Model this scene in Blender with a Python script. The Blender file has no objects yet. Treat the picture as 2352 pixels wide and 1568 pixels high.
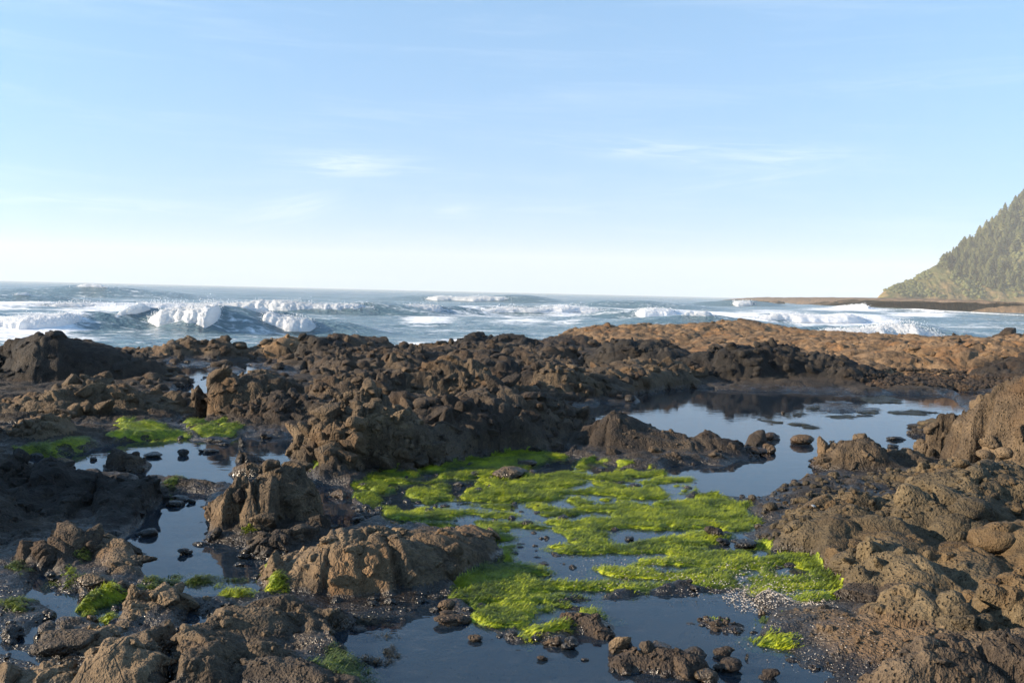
import bpy, bmesh, math, random
import numpy as np
from mathutils import Vector, Euler, Matrix

# ------------------------------------------------------------------ camera, sky, sun, exposure
scene = bpy.context.scene
COL = scene.collection
CAM_H = 2.1                     # metres above the tide pool water (z = 0)
SEA_Z = -2.2
FW, FH, FP = 2352.0, 1568.0, 2308.0
PITCH = math.radians(-2.82)
ROLL = math.radians(1.33)
camd = bpy.data.cameras.new('camera'); cam = bpy.data.objects.new('camera', camd); COL.objects.link(cam)
camd.sensor_width = 36.0
camd.lens = 36.0 * FP / FW
camd.clip_start = 0.1; camd.clip_end = 30000.0
cam.matrix_world = Matrix.Translation((0, 0, CAM_H)) @ Matrix.Rotation(math.pi / 2 + PITCH, 4, 'X') @ Matrix.Rotation(ROLL, 4, 'Z')
scene.camera = cam
SUN_AZ = math.radians(-99.0)    # from +Y towards -X
SUN_EL = math.radians(19.0)
world = bpy.data.worlds.new('World'); scene.world = world; world.use_nodes = True
wn = world.node_tree; wl = wn.links
for n in list(wn.nodes): wn.nodes.remove(n)
def wnode(t, **k):
    n = wn.nodes.new(t)
    for a, b in k.items(): setattr(n, a, b)
    return n
def wset(sock, v):
    if isinstance(v, bpy.types.NodeSocket): wl.new(v, sock)
    else: sock.default_value = v
def wmath(op, a, b=0.0, c=None):
    n = wnode('ShaderNodeMath', operation=op); wset(n.inputs[0], a); wset(n.inputs[1], b)
    if c is not None: wset(n.inputs[2], c)
    return n.outputs[0]
sky = wnode('ShaderNodeTexSky', sky_type='NISHITA', sun_disc=False)
sky.sun_elevation = SUN_EL; sky.sun_rotation = SUN_AZ
sky.air_density = 1.0; sky.dust_density = 0.03; sky.ozone_density = 2.0; sky.altitude = 0
bg = wnode('ShaderNodeBackground'); bg.inputs['Strength'].default_value = 0.121
wout = wnode('ShaderNodeOutputWorld')
# thin cirrus: long noise streaks in azimuth / elevation
geo = wnode('ShaderNodeTexCoord')
sep = wnode('ShaderNodeSeparateXYZ'); wl.new(geo.outputs['Generated'], sep.inputs[0])
az = wmath('ARCTAN2', sep.outputs[0], sep.outputs[1]); el = wmath('ARCSINE', sep.outputs[2])
# the air stays clear white-blue right down to the sea: the sky is read a little above the true horizon
lift = wnode('ShaderNodeCombineXYZ'); wl.new(sep.outputs[0], lift.inputs[0]); wl.new(sep.outputs[1], lift.inputs[1])
wset(lift.inputs[2], wmath('MULTIPLY_ADD', wmath('MAXIMUM', sep.outputs[2], 0.0), 0.58, 0.31))
vnm = wnode('ShaderNodeVectorMath', operation='NORMALIZE'); wl.new(lift.outputs[0], vnm.inputs[0]); wl.new(vnm.outputs[0], sky.inputs['Vector'])
cmb = wnode('ShaderNodeCombineXYZ')
wset(cmb.inputs[0], wmath('MULTIPLY', az, 2.2)); wset(cmb.inputs[1], wmath('MULTIPLY_ADD', el, 26.0, wmath('MULTIPLY', az, 0.7)))
nz = wnode('ShaderNodeTexNoise'); nz.inputs['Scale'].default_value = 1.6; nz.inputs['Detail'].default_value = 7; nz.inputs['Roughness'].default_value = 0.62; nz.inputs['Distortion'].default_value = 0.5
wl.new(cmb.outputs[0], nz.inputs['Vector'])
mr = wnode('ShaderNodeMapRange'); mr.interpolation_type = 'SMOOTHSTEP'
wl.new(nz.outputs[0], mr.inputs[0]); mr.inputs[1].default_value = 0.47; mr.inputs[2].default_value = 0.80; mr.inputs[3].default_value = 0; mr.inputs[4].default_value = 0.10
cloud_amount = mr.outputs[0]
def wisp(a0, e0, sa, se, amt, tilt=0.0, seed=0.0):
    da = wmath('DIVIDE', wmath('SUBTRACT', az, math.radians(a0)), math.radians(sa))
    d2 = wmath('SUBTRACT', el, math.radians(e0))
    de = wmath('DIVIDE', wmath('SUBTRACT', d2, wmath('MULTIPLY', wmath('SUBTRACT', az, math.radians(a0)), tilt)), math.radians(se))
    g = wmath('POWER', 2.718, wmath('MULTIPLY', wmath('ADD', wmath('MULTIPLY', da, da), wmath('MULTIPLY', de, de)), -1.0))
    c2 = wnode('ShaderNodeCombineXYZ')
    wset(c2.inputs[0], wmath('MULTIPLY', az, 9.0)); wset(c2.inputs[1], wmath('MULTIPLY_ADD', el, 95.0, wmath('MULTIPLY', az, -95.0 * tilt))); c2.inputs[2].default_value = seed
    n2 = wnode('ShaderNodeTexNoise'); n2.inputs['Scale'].default_value = 1.5; n2.inputs['Detail'].default_value = 6; n2.inputs['Roughness'].default_value = 0.6; n2.inputs['Distortion'].default_value = 0.8
    wl.new(c2.outputs[0], n2.inputs['Vector'])
    m2 = wnode('ShaderNodeMapRange'); m2.interpolation_type = 'SMOOTHSTEP'; wl.new(n2.outputs[0], m2.inputs[0])
    m2.inputs[1].default_value = 0.33; m2.inputs[2].default_value = 0.72
    return wmath('MULTIPLY', wmath('MULTIPLY', g, m2.outputs[0]), amt)
def fdir(px, py):               # photo position -> azimuth, elevation in degrees
    v = Vector(((px - FW / 2) / FP, -(py - FH / 2) / FP, -1.0))
    d = (cam.matrix_world.to_3x3() @ v).normalized()
    return math.degrees(math.atan2(d.x, d.y)), math.degrees(math.asin(d.z))
WISPS = [(800, 378, 130, 22, 1.0, 0.02, 3.), (1480, 342, 230, 16, .75, -0.05, 5.), (1760, 362, 190, 20, .8, -.04, 9.), (1720, 412, 190, 14, .5, 0.12, 12.),
         (660, 482, 80, 22, .8, .25, 21.), (180, 465, 300, 12, .6, 0.0, 24.), (1045, 484, 55, 12, .55, 0., 31.), (330, 470, 160, 10, .3, .0, 44.), (1250, 480, 300, 14, .25, .03, 47.),
         (2200, 180, 260, 12, .35, .02, 51.), (900, 400, 220, 10, .3, .03, 58.)]
for (px, py, sx, sy, amt, tl, sd) in WISPS:
    a0, e0 = fdir(px, py)
    cloud_amount = wmath('MAXIMUM', cloud_amount, wisp(a0, e0, sx * 1.2 / FP * 57.3, sy * 1.35 / FP * 57.3, amt * .34, tl, sd))
mixc = wnode('ShaderNodeMix', data_type='RGBA'); mixc.blend_type = 'MIX'
tint = wnode('ShaderNodeMix', data_type='RGBA'); tint.blend_type = 'MULTIPLY'; tint.inputs['Factor'].default_value = 1.0
wl.new(sky.outputs[0], tint.inputs['A']); tint.inputs['B'].default_value = (.93, 1.10, 1.10, 1)
wl.new(cloud_amount, mixc.inputs['Factor']); wl.new(tint.outputs['Result'], mixc.inputs['A']); mixc.inputs['B'].default_value = (5.2, 5.2, 5.3, 1)
wl.new(mixc.outputs['Result'], bg.inputs['Color']); wl.new(bg.outputs[0], wout.inputs[0])
sund = bpy.data.lights.new('sun', 'SUN'); sun = bpy.data.objects.new('sun', sund); COL.objects.link(sun)
sund.energy = 5.0; sund.angle = math.radians(0.53); sund.color = (1.0, 0.83, 0.62)
sdir = Vector((math.sin(SUN_AZ) * math.cos(SUN_EL), math.cos(SUN_AZ) * math.cos(SUN_EL), math.sin(SUN_EL)))
sun.rotation_euler = sdir.to_track_quat('Z', 'Y').to_euler()
sun.location = (-30, 5, 20)
vs = scene.view_settings
vs.view_transform = 'Standard'; vs.look = 'None'; vs.gamma = 1.0; vs.use_curve_mapping = False
vs.exposure = 1.24
try:
    scene.cycles.max_bounces = 6; scene.cycles.diffuse_bounces = 2; scene.cycles.glossy_bounces = 3; scene.cycles.transparent_max_bounces = 8; scene.cycles.volume_bounces = 1
    scene.cycles.use_denoising = True
    scene.cycles.sample_clamp_indirect = 6.0
except Exception: pass

# ------------------------------------------------------------------ small tools
random.seed(7)
rng = np.random.default_rng(11)
CAMR = np.array(cam.matrix_world.to_3x3())
def rays(px, py):
    px = np.asarray(px, float); py = np.asarray(py, float)
    v = np.stack([(px - FW / 2) / FP, -(py - FH / 2) / FP, -np.ones_like(px)], -1)
    return v @ CAMR.T
def G(px, py, z=0.0):           # photo position -> point on the level z
    d = rays(px, py); t = (z - CAM_H) / d[..., 2]
    return np.stack([d[..., 0] * t, d[..., 1] * t], -1)
def P(px, py, Y):               # photo position at the distance Y -> X, Y, Z
    d = rays(px, py); t = np.asarray(Y, float) / d[..., 1]
    return np.stack([d[..., 0] * t, d[..., 1] * t, CAM_H + d[..., 2] * t], -1)
def poly(pts, z=0.0):
    a = np.array(pts, float); return G(a[:, 0], a[:, 1], z)
U32 = np.uint32
def h32(ix, iy, iz, seed):
    with np.errstate(over='ignore'):
        h = ix.astype(np.int64).astype(U32) * U32(374761393) + iy.astype(np.int64).astype(U32) * U32(668265263) + U32(iz) * U32(2147483647) + U32(seed) * U32(974634779)
        h = (h ^ (h >> U32(13))) * U32(1274126177)
        h = (h ^ (h >> U32(16))) * U32(2246822519)
        return h ^ (h >> U32(15))
def hf(ix, iy, iz, seed): return h32(ix, iy, iz, seed).astype(np.float64) * (1.0 / 4294967295.0)
def vn2(x, y, seed=0):          # smooth value noise 0..1
    ix = np.floor(x); iy = np.floor(y); fx = x - ix; fy = y - iy
    fx = fx * fx * fx * (fx * (fx * 6 - 15) + 10); fy = fy * fy * fy * (fy * (fy * 6 - 15) + 10)
    a = hf(ix, iy, 0, seed); b = hf(ix + 1, iy, 0, seed); c = hf(ix, iy + 1, 0, seed); d = hf(ix + 1, iy + 1, 0, seed)
    return (a + (b - a) * fx) * (1 - fy) + (c + (d - c) * fx) * fy
def fbm2(x, y, seed=0, octv=4, gain=.5):
    s = 0; a = 1; t = 0
    for k in range(octv):
        s = s + a * vn2(x, y, seed + k * 17); t += a; a *= gain; x = x * 2.03 + 5.3; y = y * 2.03 + 1.7
    return s / t
def wor2(x, y, seed=0, jit=.9):  # Worley F1, F2
    ix = np.floor(x); iy = np.floor(y); f1 = np.full(x.shape, 9.); f2 = np.full(x.shape, 9.)
    for dx in (-1, 0, 1):
        for dy in (-1, 0, 1):
            cx = ix + dx; cy = iy + dy
            h = h32(cx, cy, 0, seed)
            jx = (h & U32(65535)).astype(np.float64) / 65535.; jy = (h >> U32(16)).astype(np.float64) / 65535.
            d = (cx + .5 + (jx - .5) * jit - x) ** 2 + (cy + .5 + (jy - .5) * jit - y) ** 2
            m = d < f1
            f2 = np.where(m, f1, np.minimum(f2, d)); f1 = np.where(m, d, f1)
    return np.sqrt(f1), np.sqrt(f2)
def vn3(x, y, z, seed=0):
    ix = np.floor(x); iy = np.floor(y); iz = np.floor(z)
    f = [t - np.floor(t) for t in (x, y, z)]; f = [t * t * (3 - 2 * t) for t in f]
    izi = iz.astype(np.int64).astype(U32)
    def hh(a, b, c):
        with np.errstate(over='ignore'):
            h = (ix + a).astype(np.int64).astype(U32) * U32(374761393) + (iy + b).astype(np.int64).astype(U32) * U32(668265263) + (izi + U32(c)) * U32(3266489917) + U32(seed) * U32(974634779)
            h = (h ^ (h >> U32(13))) * U32(1274126177); h = (h ^ (h >> U32(16))) * U32(2246822519)
            return (h ^ (h >> U32(15))).astype(np.float64) / 4294967295.
    r = 0
    for a in (0, 1):
        for b in (0, 1):
            for c in (0, 1):
                r = r + hh(a, b, c) * (f[0] if a else 1 - f[0]) * (f[1] if b else 1 - f[1]) * (f[2] if c else 1 - f[2])
    return r
def fbm3(p, s, seed=0, octv=4, gain=.5):
    r = 0; a = 1; t = 0; q = p * s
    for k in range(octv):
        r = r + a * vn3(q[:, 0], q[:, 1], q[:, 2], seed + 13 * k); t += a; a *= gain; q = q * 2.03 + 3.1
    return r / t
def wor3(p, s, seed=0):
    r = np.random.default_rng(seed); q = p * s
    lo = np.floor(q.min(0)) - 1; hi = np.floor(q.max(0)) + 2
    g = np.stack(np.meshgrid(*[np.arange(a, b) for a, b in zip(lo, hi)], indexing='ij'), -1).reshape(-1, 3)
    c = g + r.random(g.shape)
    f1 = np.full(len(q), 9.); f2 = np.full(len(q), 9.)
    for i in range(0, len(c)):
        d = ((q - c[i]) ** 2).sum(1); m = d < f1
        f2 = np.where(m, f1, np.minimum(f2, d)); f1 = np.where(m, d, f1)
    return np.sqrt(f1), np.sqrt(f2)
def sstep(a, b, x):
    t = np.clip((x - a) / (b - a), 0, 1); return t * t * (3 - 2 * t)
def sdf(x, y, pl, margin):      # signed distance to a polygon, negative inside, clipped to margin
    out = np.full(x.shape, margin)
    lo = pl.min(0) - margin; hi = pl.max(0) + margin
    m = (x > lo[0]) & (x < hi[0]) & (y > lo[1]) & (y < hi[1])
    if not m.any(): return out
    xs = x[m]; ys = y[m]; d = np.full(xs.shape, 1e9); ins = np.zeros(xs.shape, bool)
    n = len(pl)
    for i in range(n):
        ax, ay = pl[i]; bx, by = pl[(i + 1) % n]
        ex, ey = bx - ax, by - ay
        t = np.clip(((xs - ax) * ex + (ys - ay) * ey) / (ex * ex + ey * ey + 1e-12), 0, 1)
        d = np.minimum(d, (xs - ax - t * ex) ** 2 + (ys - ay - t * ey) ** 2)
        if ay != by:
            c = ((ay > ys) != (by > ys)) & (xs < (bx - ax) * (ys - ay) / (by - ay) + ax)
            ins ^= c
    d = np.sqrt(d); d[ins] *= -1
    out[m] = np.minimum(d, margin)
    return out
def mesh_np(name, v, f, mat=None, smooth=True, attrs=None):
    """v: (n,3); f: (m,k) with one k"""
    me = bpy.data.meshes.new(name)
    v = np.ascontiguousarray(v, np.float32); f = np.ascontiguousarray(f, np.int32)
    k = f.shape[1]
    me.vertices.add(len(v)); me.vertices.foreach_set('co', v.ravel())
    me.loops.add(f.size); me.loops.foreach_set('vertex_index', f.ravel())
    me.polygons.add(len(f)); me.polygons.foreach_set('loop_start', np.arange(0, f.size, k, dtype=np.int32))
    if smooth: me.polygons.foreach_set('use_smooth', np.ones(len(f), bool))
    me.update(calc_edges=True)
    if attrs:
        for an, av in attrs.items():
            a = me.attributes.new(an, 'FLOAT', 'POINT'); a.data.foreach_set('value', np.ascontiguousarray(av, np.float32))
    if mat: me.materials.append(mat)
    return me
def link(name, me, parent=None, loc=(0, 0, 0), rot=(0, 0, 0), scl=(1, 1, 1), **props):
    o = bpy.data.objects.new(name, me); COL.objects.link(o)
    o.location = loc; o.rotation_euler = rot; o.scale = scl
    if parent is not None: o.parent = parent
    for k, v in props.items(): o[k] = v
    return o
def grid_faces(nr, nc):
    i = np.arange((nr - 1) * (nc - 1)); r = i // (nc - 1); c = i % (nc - 1)
    a = r * nc + c
    return np.stack([a, a + 1, a + nc + 1, a + nc], -1)
def subset(v, f, attrs=None):
    u, inv = np.unique(f.ravel(), return_inverse=True)
    return v[u], inv.reshape(f.shape), ({k: a[u] for k, a in attrs.items()} if attrs else None)
def ico(sub):
    bm = bmesh.new(); bmesh.ops.create_icosphere(bm, subdivisions=sub, radius=1.0)
    bm.verts.ensure_lookup_table()
    v = np.array([x.co[:] for x in bm.verts]); f = np.array([[q.index for q in p.verts] for p in bm.faces]); bm.free()
    return v, f

# ------------------------------------------------------------------ materials
class NT:
    def __init__(s, name):
        s.m = bpy.data.materials.new(name); s.m.use_nodes = True; s.t = s.m.node_tree
        for n in list(s.t.nodes): s.t.nodes.remove(n)
        s.out = s.n('ShaderNodeOutputMaterial')
    def n(s, t, **k):
        x = s.t.nodes.new(t)
        for a, b in k.items(): setattr(x, a, b)
        return x
    def st(s, sock, v):
        if isinstance(v, bpy.types.NodeSocket): s.t.links.new(v, sock)
        elif v is not None:
            if sock.type == 'RGBA' and len(v) == 3: v = (*v, 1)
            sock.default_value = v
    def math(s, op, a, b=0., c=None):
        x = s.n('ShaderNodeMath', operation=op); s.st(x.inputs[0], a); s.st(x.inputs[1], b)
        if c is not None: s.st(x.inputs[2], c)
        return x.outputs[0]
    def pos(s): return s.n('ShaderNodeNewGeometry').outputs['Position']
    def scale(s, v, k):
        x = s.n('ShaderNodeVectorMath', operation='MULTIPLY'); s.st(x.inputs[0], v); x.inputs[1].default_value = k if hasattr(k, '__len__') else (k, k, k); return x.outputs[0]
    def noise(s, v, sc, det=4, rough=.55, dist=0.):
        x = s.n('ShaderNodeTexNoise'); s.st(x.inputs['Vector'], v); x.inputs['Scale'].default_value = sc; x.inputs['Detail'].default_value = det; x.inputs['Roughness'].default_value = rough; x.inputs['Distortion'].default_value = dist
        return x.outputs[0]
    def vor(s, v, sc, feat='F1'):
        x = s.n('ShaderNodeTexVoronoi', feature=feat); s.st(x.inputs['Vector'], v); x.inputs['Scale'].default_value = sc; return x.outputs['Distance']
    def rng(s, v, a, b, c=0., d=1., smooth=True):
        x = s.n('ShaderNodeMapRange'); x.interpolation_type = 'SMOOTHSTEP' if smooth else 'LINEAR'
        for i, q in enumerate((v, a, b, c, d)): s.st(x.inputs[i], q)
        return x.outputs[0]
    def mix(s, f, a, b, mode='MIX'):
        x = s.n('ShaderNodeMix', data_type='RGBA'); x.blend_type = mode
        s.st(x.inputs['Factor'], f); s.st(x.inputs['A'], a); s.st(x.inputs['B'], b); return x.outputs['Result']
    def ramp(s, f, stops):
        x = s.n('ShaderNodeValToRGB'); s.st(x.inputs[0], f); e = x.color_ramp.elements
        while len(e) < len(stops): e.new(.5)
        for q, (p, c) in zip(e, stops): q.position = p; q.color = (*c, 1)
        return x.outputs[0]
    def bump(s, h, strength, dist, nrm=None):
        x = s.n('ShaderNodeBump'); x.inputs['Strength'].default_value = strength; x.inputs['Distance'].default_value = dist; s.st(x.inputs['Height'], h)
        if nrm is not None: s.st(x.inputs['Normal'], nrm)
        return x.outputs[0]
    def bsdf(s, **k):
        x = s.n('ShaderNodeBsdfPrincipled')
        for a, b in k.items(): s.st(x.inputs[a.replace('_', ' ')], b)
        return x.outputs[0]
    def done(s, sh): s.st(s.out.inputs[0], sh); return s.m

def rock_mat(name, dark, mid, light, pores=.6, cracks=0., wet_top=.15, wetmul=.42, tone=0., speck=0.):
    t = NT(name); p = t.pos()
    tn = t.n('ShaderNodeTexNoise'); t.st(tn.inputs['Vector'], p); tn.inputs['Scale'].default_value = 1.1; tn.inputs['Detail'].default_value = 2.
    n1 = tn.outputs[0]
    sc_ = t.n('ShaderNodeSeparateColor'); t.st(sc_.inputs[0], tn.outputs[1]); n1b = sc_.outputs[1]
    n2 = t.noise(p, 7., 4, .65); n3 = t.noise(p, 46., 2, .7)
    oi = t.n('ShaderNodeObjectInfo').outputs['Random']
    f = t.math('ADD', t.math('MULTIPLY', n1, .55), t.math('MULTIPLY', n2, .45))
    f = t.math('ADD', f, t.math('MULTIPLY_ADD', t.math('SUBTRACT', n3, .5), .40, tone))
    f = t.math('ADD', f, t.math('MULTIPLY', t.math('SUBTRACT', oi, .5), .12))
    col = t.ramp(f, [(.30, dark), (.50, mid), (.70, light)])
    st = t.rng(n1b, .50, .66)
    col = t.mix(t.math('MULTIPLY', st, .40), col, (mid[0] * 1.5, mid[1] * 1.12, mid[2] * .75))
    z = t.n('ShaderNodeSeparateXYZ'); t.st(z.inputs[0], p)
    wl_ = t.math('SUBTRACT', z.outputs[2], t.math('MULTIPLY', t.math('SUBTRACT', n2, .5), .22))
    wet = t.rng(wl_, 0.0, wet_top, 1., 0.)
    col = t.mix(wet, col, (wetmul, wetmul * .97, wetmul * .92), 'MULTIPLY')
    v1 = t.vor(p, 27.)
    if speck > 0:
        sp = t.math('MULTIPLY', t.rng(v1, .0, .30, 1., 0.), t.rng(n1b, .40, .58))
        col = t.mix(t.math('MULTIPLY', sp, speck), col, (.42, .34, .24))
    h = t.math('MULTIPLY', n3, .6)
    h = t.math('ADD', h, t.math('MULTIPLY', t.math('MULTIPLY', t.rng(v1, .08, .36), t.rng(n1, .38, .58)), pores))
    h = t.math('ADD', h, t.math('MULTIPLY', n2, 1.6))
    if cracks > 0:
        wv = t.n('ShaderNodeVectorMath', operation='ADD'); t.st(wv.inputs[0], p); t.st(wv.inputs[1], t.scale(tn.outputs[1], .6))
        ck = t.rng(t.vor(wv.outputs[0], 4.2, 'DISTANCE_TO_EDGE'), .0, .04)
        h = t.math('ADD', h, t.math('MULTIPLY', ck, cracks))
    nrm = t.bump(h, 1.0, .04)
    return t.done(t.bsdf(Base_Color=col, Roughness=t.rng(wet, 0., 1., .86, .26), Normal=nrm, Specular_IOR_Level=t.rng(wet, 0, 1., .25, .5)))

M = {}
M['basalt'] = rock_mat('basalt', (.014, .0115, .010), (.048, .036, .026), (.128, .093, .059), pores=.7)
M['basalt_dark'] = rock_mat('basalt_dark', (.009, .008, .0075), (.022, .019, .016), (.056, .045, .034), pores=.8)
M['basalt_brown'] = rock_mat('basalt_brown', (.024, .018, .013), (.086, .062, .039), (.185, .131, .078), pores=.55, cracks=.16)
M['basalt_tan'] = rock_mat('basalt_tan', (.045, .032, .021), (.130, .092, .055), (.250, .174, .102), pores=.45, cracks=.22, wet_top=.09)
M['basalt_olive'] = rock_mat('basalt_olive', (.022, .017, .011), (.082, .062, .036), (.160, .119, .066), pores=1.1)
M['rock_barnacle'] = rock_mat('rock_barnacle', (.036, .026, .018), (.165, .104, .056), (.290, .192, .108), pores=.5, wet_top=.02, wetmul=.6)
M['rock_mussel'] = rock_mat('rock_mussel', (.016, .013, .012), (.050, .036, .026), (.120, .080, .046), pores=1.4, speck=.75, wet_top=.02)
M['shelf'] = rock_mat('shelf', (.016, .013, .011), (.040, .031, .023), (.095, .070, .045), pores=.8, speck=.12)

# ------------------------------------------------------------------ the shelf: pools, ridges (photo outlines laid on the ground)
POOLS = [poly(p) for p in [
 [(30,1055),(75,1048),(170,1042),(205,1036),(239,1027),(328,1012),(420,1003),(444,1012),(543,1012),(564,1003),(625,1005),(678,1003),(664,1012),(660,1040),(664,1062),(655,1075),(690,1090),(704,1098),(690,1106),(640,1100),(620,1112),(560,1120),(540,1112),(458,1104),(424,1104),(386,1100),(335,1098),(250,1096),(219,1090),(191,1096),(171,1084),(130,1076),(75,1068)],
 [(434,974),(478,941),(498,941),(494,957),(475,966),(458,976)],
 [(393,900),(420,890),(437,883),(499,880),(496,900),(488,915),(470,930),(451,920),(427,911)],
 [(403,1130),(482,1133),(486,1196),(508,1199),(484,1231),(485,1246),(513,1243),(561,1257),(580,1284),(622,1299),(622,1308),(598,1335),(602,1360),(480,1372),(386,1368),(380,1340),(342,1325),(328,1318),(318,1301),(304,1279),(278,1255),(296,1230),(316,1203),(338,1168),(366,1145)],
 [(27,1371),(82,1316),(109,1320),(130,1340),(150,1361),(215,1366),(240,1390),(290,1380),(300,1419),(250,1466),(205,1462),(150,1462),(116,1462),(80,1488),(75,1500),(115,1522),(100,1540),(40,1520),(0,1512),(-60,1500),(-60,1440),(0,1455),(44,1455),(51,1443),(92,1408),(68,1378)],
 [(441,1398),(479,1415),(499,1424),(489,1453),(479,1480),(417,1508),(414,1549),(407,1600),(376,1600),(383,1545),(355,1511),(400,1490),(420,1463),(418,1436)],
 [(704,1095),(717,1110),(792,1112),(815,1131),(815,1149),(835,1159),(880,1183),(840,1193),(848,1203),(812,1212),(785,1224),(755,1217),(738,1205),(728,1190),(718,1183),(711,1162),(716,1140)],
 [(1228,941),(1254,940),(1383,931),(1390,923),(1480,924),(1459,906),(1493,900),(1527,893),(1579,890),(1787,899),(1856,902),(1958,904),(2095,911),(2180,911),(2214,935),(2230,960),(2235,1003),(2220,1030),(2150,1050),(2108,1060),(1990,1068),(1915,1070),(1927,1088),(1890,1095),(1845,1109),(1801,1126),(1753,1138),(1660,1137),(1596,1137),(1585,1112),(1530,1095),(1510,1075),(1540,1066),(1600,1066),(1650,1068),(1690,1045),(1650,1030),(1500,1000),(1420,990),(1340,985),(1270,980),(1240,958)],
 [(2190,898),(2280,905),(2270,918),(2218,920)],
 [(1322,838),(1335,848),(1352,847),(1347,839),(1360,831),(1385,824),(1402,826),(1392,836),(1370,839)],
 [(740,1452),(786,1440),(845,1420),(939,1409),(966,1382),(997,1368),(1024,1374),(1008,1388),(1018,1409),(1080,1430),(1134,1457),(1185,1481),(1233,1474),(1253,1491),(1330,1491),(1330,1467),(1404,1453),(1424,1440),(1400,1419),(1363,1402),(1310,1395),(1400,1374),(1493,1365),(1579,1362),(1674,1350),(1712,1374),(1760,1419),(1746,1439),(1720,1455),(1790,1480),(1821,1494),(1849,1518),(1856,1538),(1907,1570),(1907,1760),(820,1760),(845,1620),(835,1560),(800,1505),(760,1475)],
 [(660,850),(700,846),(712,864),(680,868)],
]]
# shallow wet ground with stones breaking the surface
SPECKLE = [poly(p) for p in [
 [(318,806),(335,801),(407,813),(485,820),(496,811),(526,813),(561,816),(581,806),(612,813),(687,815),(684,839),(714,842),(714,863),(684,866),(649,876),(506,883),(441,883),(420,863),(393,849),(362,839),(342,825),(325,825)],
 [(1800,902),(2190,907),(2205,950),(2140,964),(2030,966),(1890,962),(1800,990),(1740,980),(1735,964),(1850,935)],
]]
ALGAE_MAIN = [(888,1078),(960,1074),(1050,1062),(1117,1044),(1202,1037),(1290,1046),(1360,1058),(1424,1066),(1493,1075),(1530,1092),(1600,1100),(1606,1120),(1579,1140),(1650,1137),(1715,1160),(1725,1180),(1773,1203),(1740,1215),(1700,1222),(1750,1250),(1800,1268),(1850,1275),(1906,1287),(1912,1312),(1944,1330),(1960,1361),(1907,1386),(1840,1390),(1770,1362),(1719,1376),(1674,1352),(1606,1352),(1548,1339),(1493,1363),(1424,1362),(1390,1388),(1330,1378),(1300,1385),(1330,1400),(1363,1402),(1400,1419),(1340,1440),(1270,1460),(1236,1462),(1212,1474),(1134,1453),(1082,1426),(1065,1390),(1020,1388),(1041,1350),(994,1347),(1065,1326),(1117,1302),(1178,1285),(1140,1268),(1120,1250),(1134,1234),(1024,1224),(973,1210),(912,1203),(878,1183),(826,1152),(808,1131),(805,1114),(850,1100)]
def c5(L): return [(775 + a * .3418, 1032.5 + b * .3418) for a, b in L]
def c6(L): return [(1548 + a * .3418, 1032.5 + b * .3418) for a, b in L]
def c4(L): return [(a * .3418, 1032.5 + b * .3418) for a, b in L]
def c1(L): return [(a * .3418, 603 + b * .3418) for a, b in L]
def c2(L): return [(775 + a * .3418, 603 + b * .3418) for a, b in L]
def c3(L): return [(1548 + a * .3418, 603 + b * .3418) for a, b in L]
HOLES = [c5(p) for p in [
 [(330,330),(390,260),(490,245),(430,300),(560,365),(520,420),(440,432),(420,390),(310,370)],
 [(720,230),(900,205),(880,250),(800,330),(870,345),(780,340),(750,250)],
 [(1280,165),(1350,90),(1480,70),(1580,80),(1540,140),(1390,170),(1300,175)],
 [(1510,265),(1700,228),(1720,250),(1600,275)],
 [(1380,350),(1500,335),(1650,380),(1560,398)],
 [(1180,378),(1290,395),(1340,435),(1540,455),(1400,478),(1250,465),(1270,430)],
 [(1220,560),(1400,535),(1570,585),(1540,632),(1380,640),(1320,665),(1330,690),(1450,695),(1700,695),(1950,735),(1830,765),(1700,790),(1650,830),(1780,870),(1560,892),(1480,830),(1350,760),(1190,725),(1260,660)],
 [(1780,592),(1920,525),(2100,528),(2195,570),(2050,608),(1880,628)],
 [(2020,362),(2200,328),(2230,345),(2100,370)],
 [(1650,110),(1760,95),(1930,130),(1750,145)],
 [(1780,215),(1850,205),(2000,220),(1990,262),(1850,240)],
 [(470,195),(620,190),(600,220),(490,225)],
 [(1940,180),(2140,185),(2120,210),(1960,205)],
 [(940,240),(1010,245),(1000,265),(950,260)],
 [(640,700),(760,690),(900,450),(850,430),(930,445),(800,460)],
 [(1650,1000),(1830,985),(2100,1000),(2060,960),(1830,945),(1800,975)],
 [(2250,895),(2352,900),(2352,930),(2260,925)],
 [(1960,120),(2050,110),(2060,130),(1980,140)],
]] + [c6(p) for p in [
 [(380,600),(430,562),(560,545),(610,600),(480,640),(400,660),(350,672),(210,632),(300,640)],
 [(618,795),(760,786),(895,812),(810,845),(640,835)],
 [(530,688),(670,690),(690,710),(560,735)],
 [(140,690),(230,680),(215,700),(150,700)],
 [(-20,560),(60,555),(50,570),(-20,572)],
]]
ALGAE_MAIN_P = poly(ALGAE_MAIN)
HOLES_P = [poly(p) for p in HOLES]
SHELLS = poly(c6([(330,1000),(480,900),(640,940),(820,990),(1060,1030),(1000,1090),(700,1110),(480,1080)]))

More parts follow.
